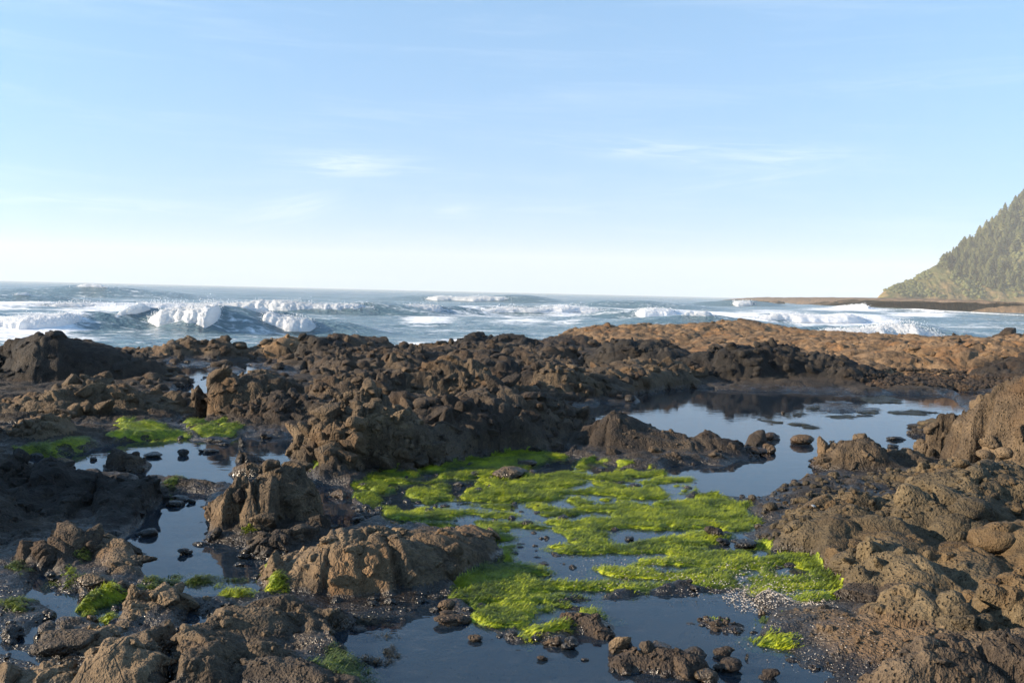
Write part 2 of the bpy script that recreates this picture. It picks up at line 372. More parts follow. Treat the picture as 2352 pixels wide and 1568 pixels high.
# ridge: name, label, points (x, crest y, foot y) in the photo or (x, crest y, 'distance'), widths, shape, roughness, blockiness, material, knobs
R = []
def ridge(label, pts, wf, wb, e=2., rough=1., blk=.3, mat='basalt', knobs=(0, .1, .3, 'pillow'), dist=False, name='rock_outcrop', cap=None, group=None, coarse=1.0):
    V = []; dz = .05 * rough + .12 * knobs[2]
    for q in pts:
        if dist: V.append(P(q[0], q[1], q[2]))
        else:
            Y = G(q[0], q[2])[1] + wf * .85
            V.append(P(q[0], q[1], Y))
    V = [v - np.array([0, 0, min(dz * min(max((v[1] - 4.) / 9., .12), 1.), .4 * max(v[2], .05))]) for v in V]
    R.append(dict(label=label, V=np.array(V), wf=wf, wb=wb, e=e, rough=rough, blk=blk, mat=mat, knobs=knobs, name=name, coarse=coarse, cap=cap if cap else .4 * max(wf, wb), group=group))

# --- left side
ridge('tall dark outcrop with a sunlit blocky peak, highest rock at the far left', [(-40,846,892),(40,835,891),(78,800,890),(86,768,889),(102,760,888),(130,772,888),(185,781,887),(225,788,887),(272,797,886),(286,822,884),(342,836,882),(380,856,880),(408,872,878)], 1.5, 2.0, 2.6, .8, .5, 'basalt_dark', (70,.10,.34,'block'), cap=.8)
ridge('low reef of orange-brown rock at the left edge beside the sea', [(-60,808,26),(20,805,26),(60,813,25.5),(140,816,25)], 3., 3., 2., .8, .2, 'rock_barnacle', (30,.12,.4,'pillow'), dist=True)
ridge('brown blocky outcrop of cracked boulders below the tall dark peak', [(20,905,985),(60,900,985),(106,893,983),(137,880,982),(191,879,981),(219,870,980),(267,876,978),(308,898,976),(376,897,972),(408,908,968)], 1.6, 1.6, 2.2, 1.1, .7, 'basalt_brown', (90,.12,.42,'block'))
ridge('rough lump of brown rock above the mossy strip at the left', [(20,990,1040),(40,972,1037),(72,952,1034),(100,948,1032),(130,953,1030),(164,980,1026),(200,1000,1020)], .8, 1.0, 2.2, 1.1, .3, 'basalt_brown', (45,.08,.22,'porous'))
ridge('low dark rock at the left edge behind the mossy strip', [(-80,960,1050),(-20,985,1048),(20,1005,1046)], 1.0, 1.2, 2., .9, .3, 'basalt_dark', (24,.1,.3,'pillow'))
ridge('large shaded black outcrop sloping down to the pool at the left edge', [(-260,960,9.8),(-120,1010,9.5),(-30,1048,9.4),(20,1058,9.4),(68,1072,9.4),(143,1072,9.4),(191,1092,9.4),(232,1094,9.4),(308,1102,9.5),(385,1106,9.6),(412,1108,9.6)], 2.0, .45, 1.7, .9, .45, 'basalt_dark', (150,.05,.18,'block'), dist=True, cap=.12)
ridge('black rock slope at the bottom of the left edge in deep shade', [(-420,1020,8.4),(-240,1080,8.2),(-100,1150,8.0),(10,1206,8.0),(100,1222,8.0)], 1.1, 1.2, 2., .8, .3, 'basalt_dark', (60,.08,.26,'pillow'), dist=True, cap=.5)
ridge('elongated wet boulder ridge with one lit top beside the left pool', [(226,1222,7.9),(250,1240,7.65),(270,1262,7.35),(300,1300,7.05)], .34, .3, 2.4, .6, .6, 'basalt_brown', (12,.07,.18,'block'), dist=True, cap=.2)
ridge('cluster of smooth dark boulders under the shaded slope', [(85,1250,7.6),(135,1228,7.55),(185,1240,7.5)], .6, .5, 2., 1.0, .6, 'basalt', (14,.12,.26,'block'), dist=True, cap=.35)
ridge('flat dark rock patched with algae at the lower left edge', [(-60,1330,6.9),(0,1335,6.9),(60,1352,6.85)], .35, .4, 2., .6, .3, 'basalt', (6,.06,.14,'pillow'), dist=True, cap=.25)
ridge('dark algae-fringed rock jutting from the lower left edge', [(-60,1378,6.35),(20,1384,6.3),(70,1404,6.2)], .3, .3, 2., .5, .2, 'basalt', (5,.05,.12,'pillow'), dist=True, cap=.2)
# --- lower left
ridge('smooth domed dark boulder in the water at the lower left', [(75,1475,5.95),(110,1440,5.95),(145,1420,5.95),(175,1425,5.9),(210,1450,5.8)], .30, .25, 2.4, .45, .5, 'basalt', (4,.08,.16,'block'), dist=True, cap=.22)
ridge('rough brown rock spine running from the knobbed rock to the bottom edge', [(350,1372,6.35),(320,1396,6.2),(280,1428,6.0),(245,1456,5.75),(215,1486,5.5)], .28, .26, 2.2, 1.0, .3, 'basalt_tan', (36,.04,.12,'porous'), dist=True, cap=.2)
ridge('pale brown rock of upright rounded knobs in the lower left', [(318,1384,6.45),(340,1366,6.45),(375,1366,6.45),(405,1376,6.4),(435,1395,6.35)], .30, .22, 2.6, .9, .6, 'basalt_tan', (16,.08,.17,'block'), dist=True, cap=.16)
ridge('big smooth cracked boulder cut by the bottom edge', [(235,1500,5.2),(268,1478,5.2),(300,1474,5.2),(340,1500,5.15),(366,1545,5.1)], .34, .24, 3.0, .35, .5, 'basalt_tan', (3,.08,.12,'block'), dist=True, cap=.16)
ridge('pale blocky rock in the bottom left corner', [(30,1534,5.2),(70,1530,5.2),(130,1536,5.15),(185,1545,5.1)], .3, .18, 3., .5, .7, 'basalt_tan', (8,.08,.18,'block'), dist=True, cap=.15)
ridge('flat black rock in the water by the lower left corner', [(-60,1482,5.7),(20,1482,5.65),(70,1494,5.6)], .2, .3, 2.4, .35, .3, 'basalt_dark', (3,.06,.12,'pillow'), dist=True, cap=.2)
ridge('rocky bar with shaded stones and tidewrack below the left pool', [(330,1372,6.7),(420,1376,6.7),(520,1380,6.65),(610,1382,6.6)], .26, .3, 2., .8, .4, 'basalt', (26,.04,.12,'pillow'), dist=True, cap=.2)
ridge('rough brown mound at the bottom between the two front pools', [(440,1520,5.15),(470,1450,5.45),(506,1414,5.75),(543,1394,5.9),(590,1380,6.0),(650,1367,6.1),(700,1383,6.1),(735,1400,6.05),(775,1440,5.85)], .80, .45, 1.9, 1.0, .2, 'basalt_brown', (90,.03,.11,'porous'), dist=True, cap=.4)
ridge('low stony spit on the bottom edge at the left of the front pool', [(600,1530,5.2),(700,1545,5.1),(790,1560,5.05),(850,1580,4.9)], .5, .4, 2., .8, .3, 'basalt', (30,.03,.09,'porous'), dist=True, cap=.3)
ridge('sunlit tan outcrop with a broad smooth face in front of the algae', [(636,1300,1372),(655,1268,1374),(700,1250,1380),(735,1241,1384),(772,1226,1386),(826,1228,1384),(878,1220,1380),(939,1224,1368),(997,1214,1346),(1048,1230,1320),(1100,1212,1290),(1150,1222,1258),(1180,1230,1240)], .75, .45, 2.5, .7, .45, 'basalt_tan', (80,.05,.17,'block'), cap=.15)
ridge('dark flat toe of the tan outcrop at the edge of the front pool', [(760,1388,6.5),(840,1386,6.55),(900,1372,6.7),(950,1362,6.85)], .3, .35, 1.8, .6, .2, 'basalt', (22,.03,.09,'porous'), dist=True, cap=.25)
ridge('tall cracked block outcrop with a pointed top between two pools', [(520,1144,1214),(530,1126,1220),(555,1134,1230),(585,1126,1240),(622,1118,1240),(640,1096,1232),(656,1072,1226),(672,1096,1222),(692,1122,1212)], .42, .35, 3.0, .8, .85, 'basalt_brown', (40,.07,.20,'block'), cap=.1)
ridge('dark jumble of blocks at the foot of the cracked block outcrop', [(590,1240,7.75),(625,1236,7.8),(660,1232,7.9),(735,1218,8.2)], .36, .3, 2., 1., .8, 'basalt', (34,.07,.19,'block'), dist=True, cap=.2)
ridge('low rock bar joining the shaded slope to the cracked block', [(425,1112,1128),(470,1106,1132),(510,1096,1128),(545,1106,1122)], .2, .22, 2., .9, .4, 'basalt', (26,.05,.15,'pillow'), cap=.2)
ridge('dark island rock with a pale barnacled foot in the left pool', [(264,1048,1084),(272,1034,1086),(288,1036,1088),(308,1040,1084),(328,1050,1074)], .22, .22, 2.6, .8, .3, 'basalt', (24,.04,.13,'porous'), cap=.08)
ridge('small island of brown rocks nearer the centre of the left pool', [(550,1068,1094),(570,1058,1096),(600,1066,1094),(618,1072,1090)], .16, .18, 2., .7, .5, 'basalt_brown', (16,.05,.12,'block'), cap=.08)
ridge('little two-humped islet at the far side of the left pool', [(556,1040,1062),(570,1028,1064),(588,1034,1062)], .16, .16, 2.2, .6, .5, 'basalt', (9,.05,.12,'block'), cap=.06)
# --- centre
ridge('columnar brown block with tall cracked faces in the middle left', [(494,905,960),(509,866,962),(533,856,962),(560,862,964),(583,855,964),(615,866,964),(640,878,962)], .75, .9, 4.5, .7, .9, 'basalt_brown', (40,.10,.34,'block'), cap=.35)
ridge('jumbled boulder slope between the columnar block and the central ridge', [(560,928,990),(640,905,990),(690,900,990),(740,905,990),(800,915,985)], 1.1, 1.0, 1.8, 1.2, .5, 'basalt', (110,.08,.30,'block'))
ridge('dark rubble bank under the columnar block by the mossy patch', [(500,980,990),(540,988,1000),(600,985,1002),(650,980,1000)], .5, .5, 2., .8, .5, 'basalt', (40,.05,.14,'block'))
ridge('long knobby slope of brown rock at the left of the central ridge', [(735,985,1078),(742,974,1082),(755,965,1086),(795,960,1100),(830,938,1102),(848,903,1090),(870,915,1082)], 1.0, 1.0, 1.8, 1.5, .6, 'basalt_brown', (230,.07,.30,'block'), cap=.2)
ridge('high central ridge with a sunlit broken crest and a shaded front', [(881,940,1076),(940,936,1072),(966,931,1070),(1014,918,1066),(1048,904,1062),(1089,899,1056),(1134,893,1046),(1165,885,1038),(1190,900,1030),(1212,911,1024),(1232,952,1016),(1252,976,1014),(1290,986,1016),(1330,992,1018)], 1.7, 1.0, 2.0, 1.2, .55, 'basalt', (230,.07,.32,'block'), cap=.5)
ridge('rounded pitted boulder standing on the central ridge', [(900,905,13.9),(930,890,13.9),(960,900,13.9)], .4, .4, 3., .7, .1, 'basalt', (5,.1,.16,'porous'), dist=True, cap=.3)
ridge('dark saddle-shaped rock with a smooth hump between algae and large pool', [(1345,988,1036),(1376,970,1044),(1407,948,1050),(1424,945,1052),(1459,955,1054),(1510,975,1056),(1547,989,1058),(1580,994,1060),(1606,993,1060),(1630,990,1058),(1652,1008,1054),(1680,1032,1048)], .95, .5, 1.8, .7, .2, 'basalt', (70,.05,.16,'porous'), cap=.2)
ridge('broken crest of brown blocks behind the central ridge', [(1230,890,925),(1253,863,926),(1288,842,926),(1315,839,924),(1338,852,920),(1380,868,916)], .9, 1.2, 2.2, 1.1, .7, 'basalt_brown', (50,.10,.30,'block'))
ridge('shaded rock bank on the far side of the large pool', [(1240,905,930),(1330,898,930),(1420,888,918),(1480,876,900)], 1.0, 1.2, 1.8, .8, .3, 'basalt_dark', (60,.08,.3,'pillow'))
ridge('brown cracked boulder row in the middle of the rubble field', [(930,862,18.4),(990,838,18.6),(1030,824,18.8),(1075,836,18.6),(1120,850,18.4)], 1.0, 1.0, 2.2, 1.1, .7, 'basalt_brown', (50,.12,.36,'block'), dist=True)
ridge('dark rubble bank in front of the boulder row', [(740,868,18.),(800,862,18.),(860,850,18.4),(910,858,18.)], .9, 1., 2., 1.1, .5, 'basalt', (60,.10,.32,'block'), dist=True)
ridge('long low hump of dark knobs in the middle distance', [(780,822,23.),(860,812,23.5),(950,806,23.5),(1030,800,24),(1100,808,23.5),(1180,806,23.5),(1260,815,23)], 2.2, 2.2, 1.8, 1.1, .5, 'basalt', (150,.14,.42,'block'), dist=True)
ridge('dark ridge of knobs left of the small bright pool', [(1100,835,20.5),(1180,828,20.5),(1240,836,20.5),(1290,822,22.5)], 1.3, 1.3, 2., 1.1, .4, 'basalt', (80,.12,.36,'pillow'), dist=True)
ridge('rubble slope of dark stones in the left middle distance', [(690,822,26),(760,806,27),(840,796,27.5),(920,800,27)], 2.2, 2.4, 1.8, 1.0, .4, 'basalt', (110,.14,.40,'block'), dist=True)
# --- skyline rocks, left to right
ridge('low orange and black islet rocks on the left skyline', [(280,798,28),(330,797,28.5),(365,790,29),(395,783,29)], 1.3, 1.3, 2., .9, .3, 'rock_barnacle', (24,.15,.4,'pillow'), dist=True)
ridge('long dark skyline rock with a hump left of the small square stone', [(390,784,29.3),(412,772,29.3),(440,771,29.4),(470,783,29.5),(500,784,29.5),(510,776,29.5),(520,777,29.5),(530,785,29.6),(585,789,29.8)], 1.3, 1.5, 2.2, .9, .4, 'basalt', (40,.2,.5,'pillow'), dist=True)
ridge('rounded orange-brown skyline rock standing alone', [(600,789,29.8),(618,776,29.8),(640,769,29.8),(662,773,29.8),(684,787,29.8)], 1.0, 1.2, 2.4, .8, .3, 'rock_barnacle', (18,.2,.45,'pillow'), dist=True)
ridge('upright black skyline rock with a knobbly left face', [(690,792,28.5),(697,768,28.5),(715,765,28.5),(742,767,28.4),(760,778,28.2),(775,795,28)], 1.1, 1.4, 2.6, 1., .4, 'basalt_dark', (40,.14,.4,'pillow'), dist=True)
ridge('dark skyline rock flanked by an orange slope', [(752,768,32.5),(775,764,32.5),(800,770,33),(830,766,33),(870,772,33.5),(905,786,34),(930,792,34)], 1.6, 2., 2.2, 1., .4, 'basalt', (46,.15,.42,'pillow'), dist=True)
ridge('low skyline rocks in front of the breaking foam', [(940,792,35),(985,782,35),(1010,783,35),(1040,792,35),(1060,780,34)], 1.5, 2., 2., 1., .4, 'basalt_brown', (34,.15,.42,'block'), dist=True)
ridge('twin-topped black skyline rock near the centre', [(1058,778,33),(1080,762,33),(1092,759,33),(1110,768,33),(1135,770,33),(1160,762,33),(1200,769,33),(1235,782,33)], 1.5, 1.8, 2.2, 1., .5, 'basalt_dark', (54,.15,.42,'pillow'), dist=True)
ridge('stepped dark rocks below the black skyline rock', [(990,800,28.5),(1080,786,29),(1160,786,29),(1230,792,29),(1300,795,28)], 1.8, 1.8, 2., 1., .6, 'basalt', (90,.14,.38,'block'), dist=True)
ridge('low brown rocks where the orange shelf begins', [(1240,790,34),(1290,776,36),(1330,765,37)], 1.6, 2., 2., .8, .3, 'rock_mussel', (34,.15,.4,'pillow'), dist=True)
# --- right side
ridge('dark knobbly mound left of the long black ridge', [(1380,806,28),(1407,783,28),(1440,776,28),(1470,772,28),(1497,775,28),(1525,790,27.5),(1550,804,27)], 1.5, 1.5, 2.2, 1.1, .3, 'basalt_dark', (80,.12,.36,'pillow'), dist=True)
ridge('low brown slabs between the dark mound and the large pool', [(1340,862,20.5),(1410,842,22),(1470,826,23.5),(1530,822,24)], 1.4, 1.4, 2., .9, .5, 'basalt_brown', (70,.10,.32,'block'), dist=True)
ridge('long black ridge of rounded knobs across the right middle', [(1560,824,25.6),(1592,808,25.6),(1633,794,25.6),(1661,787,25.6),(1712,787,25.6),(1739,784,25.6),(1762,793,25.5),(1787,789,25.5),(1821,794,25.4),(1850,806,25.3),(1890,805,25.2),(1910,820,25),(1945,827,24.8),(1992,840,24.6),(2018,856,24.4)], 1.5, 1.2, 2.4, 1.0, .4, 'basalt_dark', (150,.14,.46,'pillow'), dist=True, cap=.6)
ridge('brown blocky apron at the foot of the black ridge by the pool', [(1510,856,884),(1560,845,882),(1620,848,883),(1680,858,884),(1740,858,886),(1800,866,888),(1870,872,890),(1940,880,893)], 1.2, 1.2, 2.2, 1.0, .7, 'basalt_brown', (120,.12,.42,'block'))
ridge('dark rubble strip at the right end of the black ridge', [(1950,872,894),(2010,862,896),(2060,868,897),(2120,880,899),(2170,888,901)], .9, 1.2, 2., 1., .4, 'basalt', (80,.10,.32,'pillow'))
ridge('broad orange-brown barnacle shelf along the right skyline', [(1310,762,41),(1345,752,42),(1390,744,43),(1460,740,44),(1540,742,44),(1620,738,45),(1650,734,45),(1690,732,45),(1735,736,44),(1770,745,43),(1860,756,41),(1900,757,40),(1980,761,38),(2080,765,36),(2140,772,34),(2200,769,33),(2280,767,32),(2360,768,31),(2560,770,30)], 11., 3., 1.6, 1.1, .3, 'rock_barnacle', (120,.2,.6,'pillow'), dist=True, cap=3.)
ridge('right end of the shelf, a steep orange wall over black mussels', [(2010,842,27.5),(2095,808,28),(2150,790,28.5),(2230,782,28.5),(2352,782,28.5),(2560,786,28)], 3.2, 3.5, 2.4, 1.0, .3, 'rock_barnacle', (50,.2,.5,'pillow'), dist=True, cap=1.5)
ridge('dark cracked blocks lying along the top of the right shelf', [(2150,776,32.5),(2200,768,32.5),(2260,768,32),(2352,766,31.5),(2460,768,31)], 1.6, 1.6, 2., 1., .6, 'basalt', (60,.2,.55,'block'), dist=True)
ridge('tall smooth brown boulder wall at the right edge', [(2284,985,1092),(2288,915,1094),(2298,905,1096),(2308,898,1099),(2322,892,1102),(2336,874,1106),(2362,872,1110),(2430,860,1120),(2540,870,1130)], .85, 1.0, 2.6, .8, .35, 'basalt_brown', (40,.14,.5,'pillow'), cap=.2, coarse=1.5)
ridge('weathered boulder with two humps at the near edge of the large pool', [(1912,1050,1084),(1940,1020,1088),(1962,1008,1092),(1998,1010,1094),(2030,1030,1094),(2075,1032,1092),(2105,1046,1086)], .55, .5, 2.6, .8, .5, 'basalt_brown', (26,.10,.26,'block'), cap=.3)
ridge('pile of dark stones at the right end of the large pool', [(2100,986,1004),(2150,970,1006),(2190,965,1006),(2220,950,1006)], .4, .6, 2., .8, .4, 'basalt', (40,.10,.24,'pillow'))
ridge('lumpy olive slope rising from the pool to the right edge', [(1800,1128,11.0),(1900,1100,11.2),(2000,1092,11.2),(2110,1072,11.4),(2180,1050,11.6),(2260,1070,11.4),(2352,1080,11.2),(2500,1060,11.2)], 2.0, .8, 1.6, .8, .2, 'basalt_olive', (170,.06,.22,'pillow'), dist=True, cap=.5)
ridge('dark reddish rock shelf sloping into the algae', [(1720,1175,9.5),(1780,1160,9.8),(1860,1150,9.8),(1930,1160,9.6)], .9, .9, 1.8, .8, .2, 'basalt', (80,.05,.16,'pillow'), dist=True, cap=.4)
ridge('big pitted lava mound full of holes right of the algae', [(1790,1232,8.6),(1850,1210,8.5),(1930,1192,8.4),(1985,1166,8.5),(2045,1124,8.9),(2090,1128,8.9),(2130,1150,8.7),(2190,1140,8.7),(2260,1110,9.1),(2340,1090,9.3),(2480,1070,9.4)], 1.25, 1.0, 2.2, .9, .1, 'basalt_olive', (60,.10,.55,'porous'), dist=True, cap=.35, coarse=1.9)
ridge('pillowy pitted lava slope in the right foreground', [(1960,1310,7.2),(2010,1272,7.3),(2080,1252,7.4),(2160,1250,7.4),(2250,1240,7.4),(2352,1210,7.5),(2500,1180,7.6)], 1.3, .9, 2., .9, .1, 'basalt_olive', (60,.09,.52,'porous'), dist=True, cap=.4, coarse=1.9)
ridge('cluster of round lava boulders near the right edge of the foreground', [(2050,1390,6.2),(2110,1372,6.2),(2180,1366,6.2),(2270,1362,6.2),(2352,1360,6.1),(2500,1340,6.1)], .8, .6, 2., .9, .3, 'basalt_olive', (60,.08,.42,'pillow'), dist=True, cap=.3, coarse=1.7)
ridge('flat reddish-brown ledge scattered with shell grit at the lower right', [(1760,1432,6.3),(1830,1425,6.3),(1900,1412,6.35),(1990,1420,6.2),(2060,1450,5.9),(2200,1470,5.7),(2400,1470,5.6)], 1.1, .7, 1.5, .7, .1, 'basalt_brown', (110,.03,.10,'porous'), dist=True, cap=.5)
ridge('dark shaded boulder in the bottom right corner', [(2070,1545,4.95),(2130,1508,5.0),(2200,1498,5.0),(2290,1494,5.0),(2400,1490,5.0)], .4, .35, 2.6, .8, .5, 'basalt', (26,.07,.2,'block'), dist=True, cap=.25)
# --- in and around the algae and the front pool
ridge('dark barnacled mound capped with algae in the front right water', [(1592,1432,6.35),(1620,1416,6.4),(1660,1420,6.38),(1700,1442,6.3)], .3, .25, 2.2, .6, .2, 'rock_mussel', (20,.03,.08,'porous'), dist=True, cap=.15)
ridge('bare brown mound at the near tip of the algae mat', [(1272,1440,6.15),(1310,1414,6.25),(1350,1418,6.2),(1395,1440,6.1)], .26, .2, 2.2, .5, .2, 'rock_mussel', (24,.03,.07,'porous'), dist=True, cap=.14)
ridge('low barnacled rocks with a pale cracked stone at the bottom centre right', [(1440,1505,5.6),(1500,1488,5.65),(1550,1492,5.6),(1590,1505,5.55)], .26, .22, 2., .8, .5, 'rock_mussel', (24,.04,.12,'block'), dist=True, cap=.15)
ISLAND = ('island', 'islet', 'domed', 'two humps', 'saddle', 'mound at the near tip', 'barnacled mound', 'low barnacled rocks', 'pile of dark stones', 'flat black rock', 'algae-fringed')
def wor2t(x, y, seed=0, jit=.9):
    ix = np.floor(x); iy = np.floor(y); f1 = np.full(x.shape, 9.); f2 = np.full(x.shape, 9.); tl = np.zeros(x.shape)
    for dx in (-1, 0, 1):
        for dy in (-1, 0, 1):
            cx = ix + dx; cy = iy + dy; h = h32(cx, cy, 0, seed)
            jx = (h & U32(65535)).astype(np.float64) / 65535.; jy = (h >> U32(16)).astype(np.float64) / 65535.
            ox = cx + .5 + (jx - .5) * jit - x; oy = cy + .5 + (jy - .5) * jit - y
            d = ox ** 2 + oy ** 2; m = d < f1
            f2 = np.where(m, f1, np.minimum(f2, d)); f1 = np.where(m, d, f1)
            ga = ((h >> U32(7)) & U32(1023)).astype(np.float64) / 511.5 - 1; gb = ((h >> U32(19)) & U32(1023)).astype(np.float64) / 511.5 - 1
            tl = np.where(m, ox * ga + oy * gb, tl)
    return np.sqrt(f1), np.sqrt(f2), tl
SHORE_X = np.array([-200., 300, 620, 700, 800, 1000, 1240, 1320, 1700, 2000, 2352, 2700])
SHORE_Y = np.array([27., 28.5, 29.5, 31, 34, 35, 37.5, 44, 49, 42, 35, 34])
def shelf_height(x, y, sp):
    """height of the shelf at x, y; sp = sample spacing; returns h, ridge index, pool distance"""
    k = np.clip(y, 3, 60) * .0042
    wx = x + (fbm2(x / (k * 14), y / (k * 14), 3, 4) - .5) * k * 5 + (fbm2(x / .5, y / .5, 5, 3) - .5) * .10
    wy = y + (fbm2(x / (k * 14), y / (k * 14), 9, 4) - .5) * k * 7 + (fbm2(x / .5, y / .5, 6, 3) - .5) * .10
    sd = np.full(x.shape, 3.0)
    for pl in POOLS: sd = np.minimum(sd, sdf(wx, wy, pl, 3.0))
    al = sdf(wx, wy, ALGAE_MAIN_P, 2.0)
    sd = np.minimum(sd, al + .04)
    dry = .035 + .11 * (1 - np.exp(-np.maximum(sd, 0) / .5)) * fbm2(x / 1.6, y / 1.6, 21, 3) * 1.6
    nf = np.clip((y - 3.) / 7., .35, 1.); dry = dry * nf
    wetd = -.015 - .26 * (1 - np.exp(np.minimum(sd, 0) / .45))
    h = np.where(sd > 0, dry, wetd) + 0.0
    h = np.where((np.abs(sd) < .12), wetd * (1 - sstep(-.12, .12, sd)) + dry * sstep(-.12, .12, sd), h)
    h = np.where(al < 0, np.maximum(h, -.045 + .02 * fbm2(x * 3, y * 3, 8, 2)), h)
    for i, pl in enumerate(SPECKLE):
        s2 = sdf(wx, wy, pl, 1.0)
        inn = sstep(.15, -.15, s2)
        if i == 0: sp_h = (fbm2(x / 1.9, y / 2.6, 41, 3) - .60) * .26 + (fbm2(x / .35, y / .5, 42, 3) - .5) * .10
        else: sp_h = (fbm2(x / 1.3, y / 1.3, 45, 3) - .60) * .22 + (fbm2(x / .3, y / .3, 46, 3) - .5) * .08
        h = h * (1 - inn) + sp_h * inn
    rid = np.full(x.shape, -1, np.int32); hr = np.full(x.shape, -9.); rough = np.full(x.shape, .95); blk = np.full(x.shape, .3); cs = np.ones(x.shape)
    for i, r in enumerate(R):
        V = r['V']; w = max(r['wf'], r['wb'])
        lo = V[:, :2].min(0) - w; hi = V[:, :2].max(0) + w
        m = (x > lo[0]) & (x < hi[0]) & (y > lo[1]) & (y < hi[1])
        if not m.any(): continue
        px = wx[m]; py = wy[m]
        best = np.full(px.shape, -9.)
        for a, b in zip(V[:-1], V[1:]):
            ex, ey = b[0] - a[0], b[1] - a[1]
            tt = ((px - a[0]) * ex + (py - a[1]) * ey) / (ex * ex + ey * ey + 1e-9)
            t = np.clip(tt, 0, 1)
            dx = px - a[0] - t * ex; dy = py - a[1] - t * ey
            along = np.abs(tt - t) * math.hypot(ex, ey)
            wid = np.where(dy < 0, r['wf'], r['wb'])
            perp = np.abs(dx * ey - dy * ex) / (math.hypot(ex, ey) + 1e-9)
            q = np.sqrt((perp / wid) ** 2 + (along / r['cap']) ** 2)
            z = a[2] + (b[2] - a[2]) * t
            hh = (z + .22) * np.clip(1 - q ** r['e'], 0, 1) - .22
            best = np.maximum(best, np.where(q < 1, hh, -9))
        if not any(q in r['label'] for q in ISLAND): best = best - .6 * sstep(.03, -.14, sd[m])
        cur = hr[m]; win = best > cur
        cur[win] = best[win]; hr[m] = cur
        rr = rid[m]; rr[win] = i; rid[m] = rr
        q = rough[m]; q[win] = r['rough']; rough[m] = q
        q = blk[m]; q[win] = r['blk']; blk[m] = q
        q = cs[m]; q[win] = r['coarse']; cs[m] = q
    d = hr - h
    kk = .06
    h0 = np.where(hr > -5, np.where(np.abs(d) < kk, np.maximum(h, hr) + (kk - np.abs(d)) ** 2 / (4 * kk), np.maximum(h, hr)), h)
    rid = np.where(hr > h + .004, rid, -1)
    land = np.maximum(sstep(-.02, .10, sd) * (h0 > -.02), sstep(.0, .10, hr))
    nf2 = np.maximum(nf, .75); amp = (.48 * nf2 + (1 - .48 * nf2) * np.clip(hr / .35, 0, 1)) * rough * land
    # the same relief grows coarser with distance, as the rocks in view do
    u = x + .55 * h0; v = y + .75 * h0
    lum = np.zeros_like(x)
    wu = u + (vn2(u * 1.7, v * 1.7, 71) - .5) * .5; wv = v + (vn2(u * 1.7, v * 1.7, 72) - .5) * .5
    for s, a, sd_ in ((1.3, .17, 1), (.62, .24, 2), (.30, .30, 3), (.145, .34, 4), (.07, .34, 5), (.034, .3, 6)):
        fade = sstep(.28, .5, s / (sp * 5.0 + 1e-9)) if s < 1 else 1.0
        if np.max(fade) <= 0: continue
        f1, f2, tl = wor2t(wu / (s * cs), wv / (s * cs), 100 + sd_)
        dome = 1 - np.minimum(f1, 1.0) ** 2
        blkv = np.minimum((f2 - f1) * 4.5, 1.0) * .75 + .32 + tl * 1.1
        lum += a * s * cs * ((dome - .78) * (1 - blk) * 1.25 + (blkv - .72) * blk * .8) * fade
    lum += (fbm2(u / .05, v / .05, 81, 2) - .5) * .016 * sstep(.05, .02, sp)
    h1 = h0 + lum * amp
    h1 = np.where(land < .5, h1 + (fbm2(x / .12, y / .12, 55, 3) - .5) * .02, h1)
    # seaward edge
    ppx = FW / 2 + FP * x / np.maximum(y, 1)
    ys = np.interp(ppx, SHORE_X, SHORE_Y) + (fbm2(x / 3, y / 3, 61, 3) - .5) * 2.4
    drop = sstep(0, 3.5, y - ys)
    h1 = h1 - drop * 4.5
    return h1, rid, sd, hr

NR, NC, YN, YF, WA, WB = 900, 820, 3.4, 56., .555, 1.3
ys_ = YN * np.exp(np.linspace(0, math.log(YF / YN), NR)); us_ = np.linspace(-1, 1, NC)
gy = np.repeat(ys_[:, None], NC, 1); gx = us_[None, :] * (WA * gy + WB)
sp_ = np.maximum(2 * (WA * gy + WB) / NC, gy * math.log(YF / YN) / NR)
hh, rid, sdp, hrr = shelf_height(gx.ravel(), gy.ravel(), sp_.ravel())
HG = hh.reshape(NR, NC); RID = rid.reshape(NR, NC)
def h_at(x, y):
    x = np.asarray(x, float); y = np.asarray(y, float)
    r = np.log(np.maximum(y, YN) / YN) / math.log(YF / YN) * (NR - 1); c = (x / (WA * y + WB) + 1) / 2 * (NC - 1)
    r = np.clip(r, 0, NR - 1.001); c = np.clip(c, 0, NC - 1.001)
    r0 = r.astype(int); c0 = c.astype(int); fr = r - r0; fc = c - c0
    return (HG[r0, c0] * (1 - fc) + HG[r0, c0 + 1] * fc) * (1 - fr) + (HG[r0 + 1, c0] * (1 - fc) + HG[r0 + 1, c0 + 1] * fc) * fr
# push the surface out along its normal a little so knobs overhang
VV = np.stack([gx, gy, HG], -1)
dr = np.gradient(VV, axis=0); dc = np.gradient(VV, axis=1)
NN = np.cross(dc, dr); NN /= np.linalg.norm(NN, axis=-1, keepdims=True) + 1e-12
flat_ = VV.reshape(-1, 3); nflat = NN.reshape(-1, 3)
side = np.clip(1 - nflat[:, 2], 0, 1) * (flat_[:, 2] > -.05)
k_ = np.clip(gy.ravel() * .010, .05, .35)
dsp = (fbm2(flat_[:, 0] / k_ + flat_[:, 2] / k_ * 1.3, flat_[:, 2] / k_ * 1.7 + flat_[:, 1] / k_, 91, 3) - .5) * k_ * 1.1
VV = (flat_ + nflat * (dsp * side)[:, None])
FF = grid_faces(NR, NC)
frid = rid[FF].max(1)
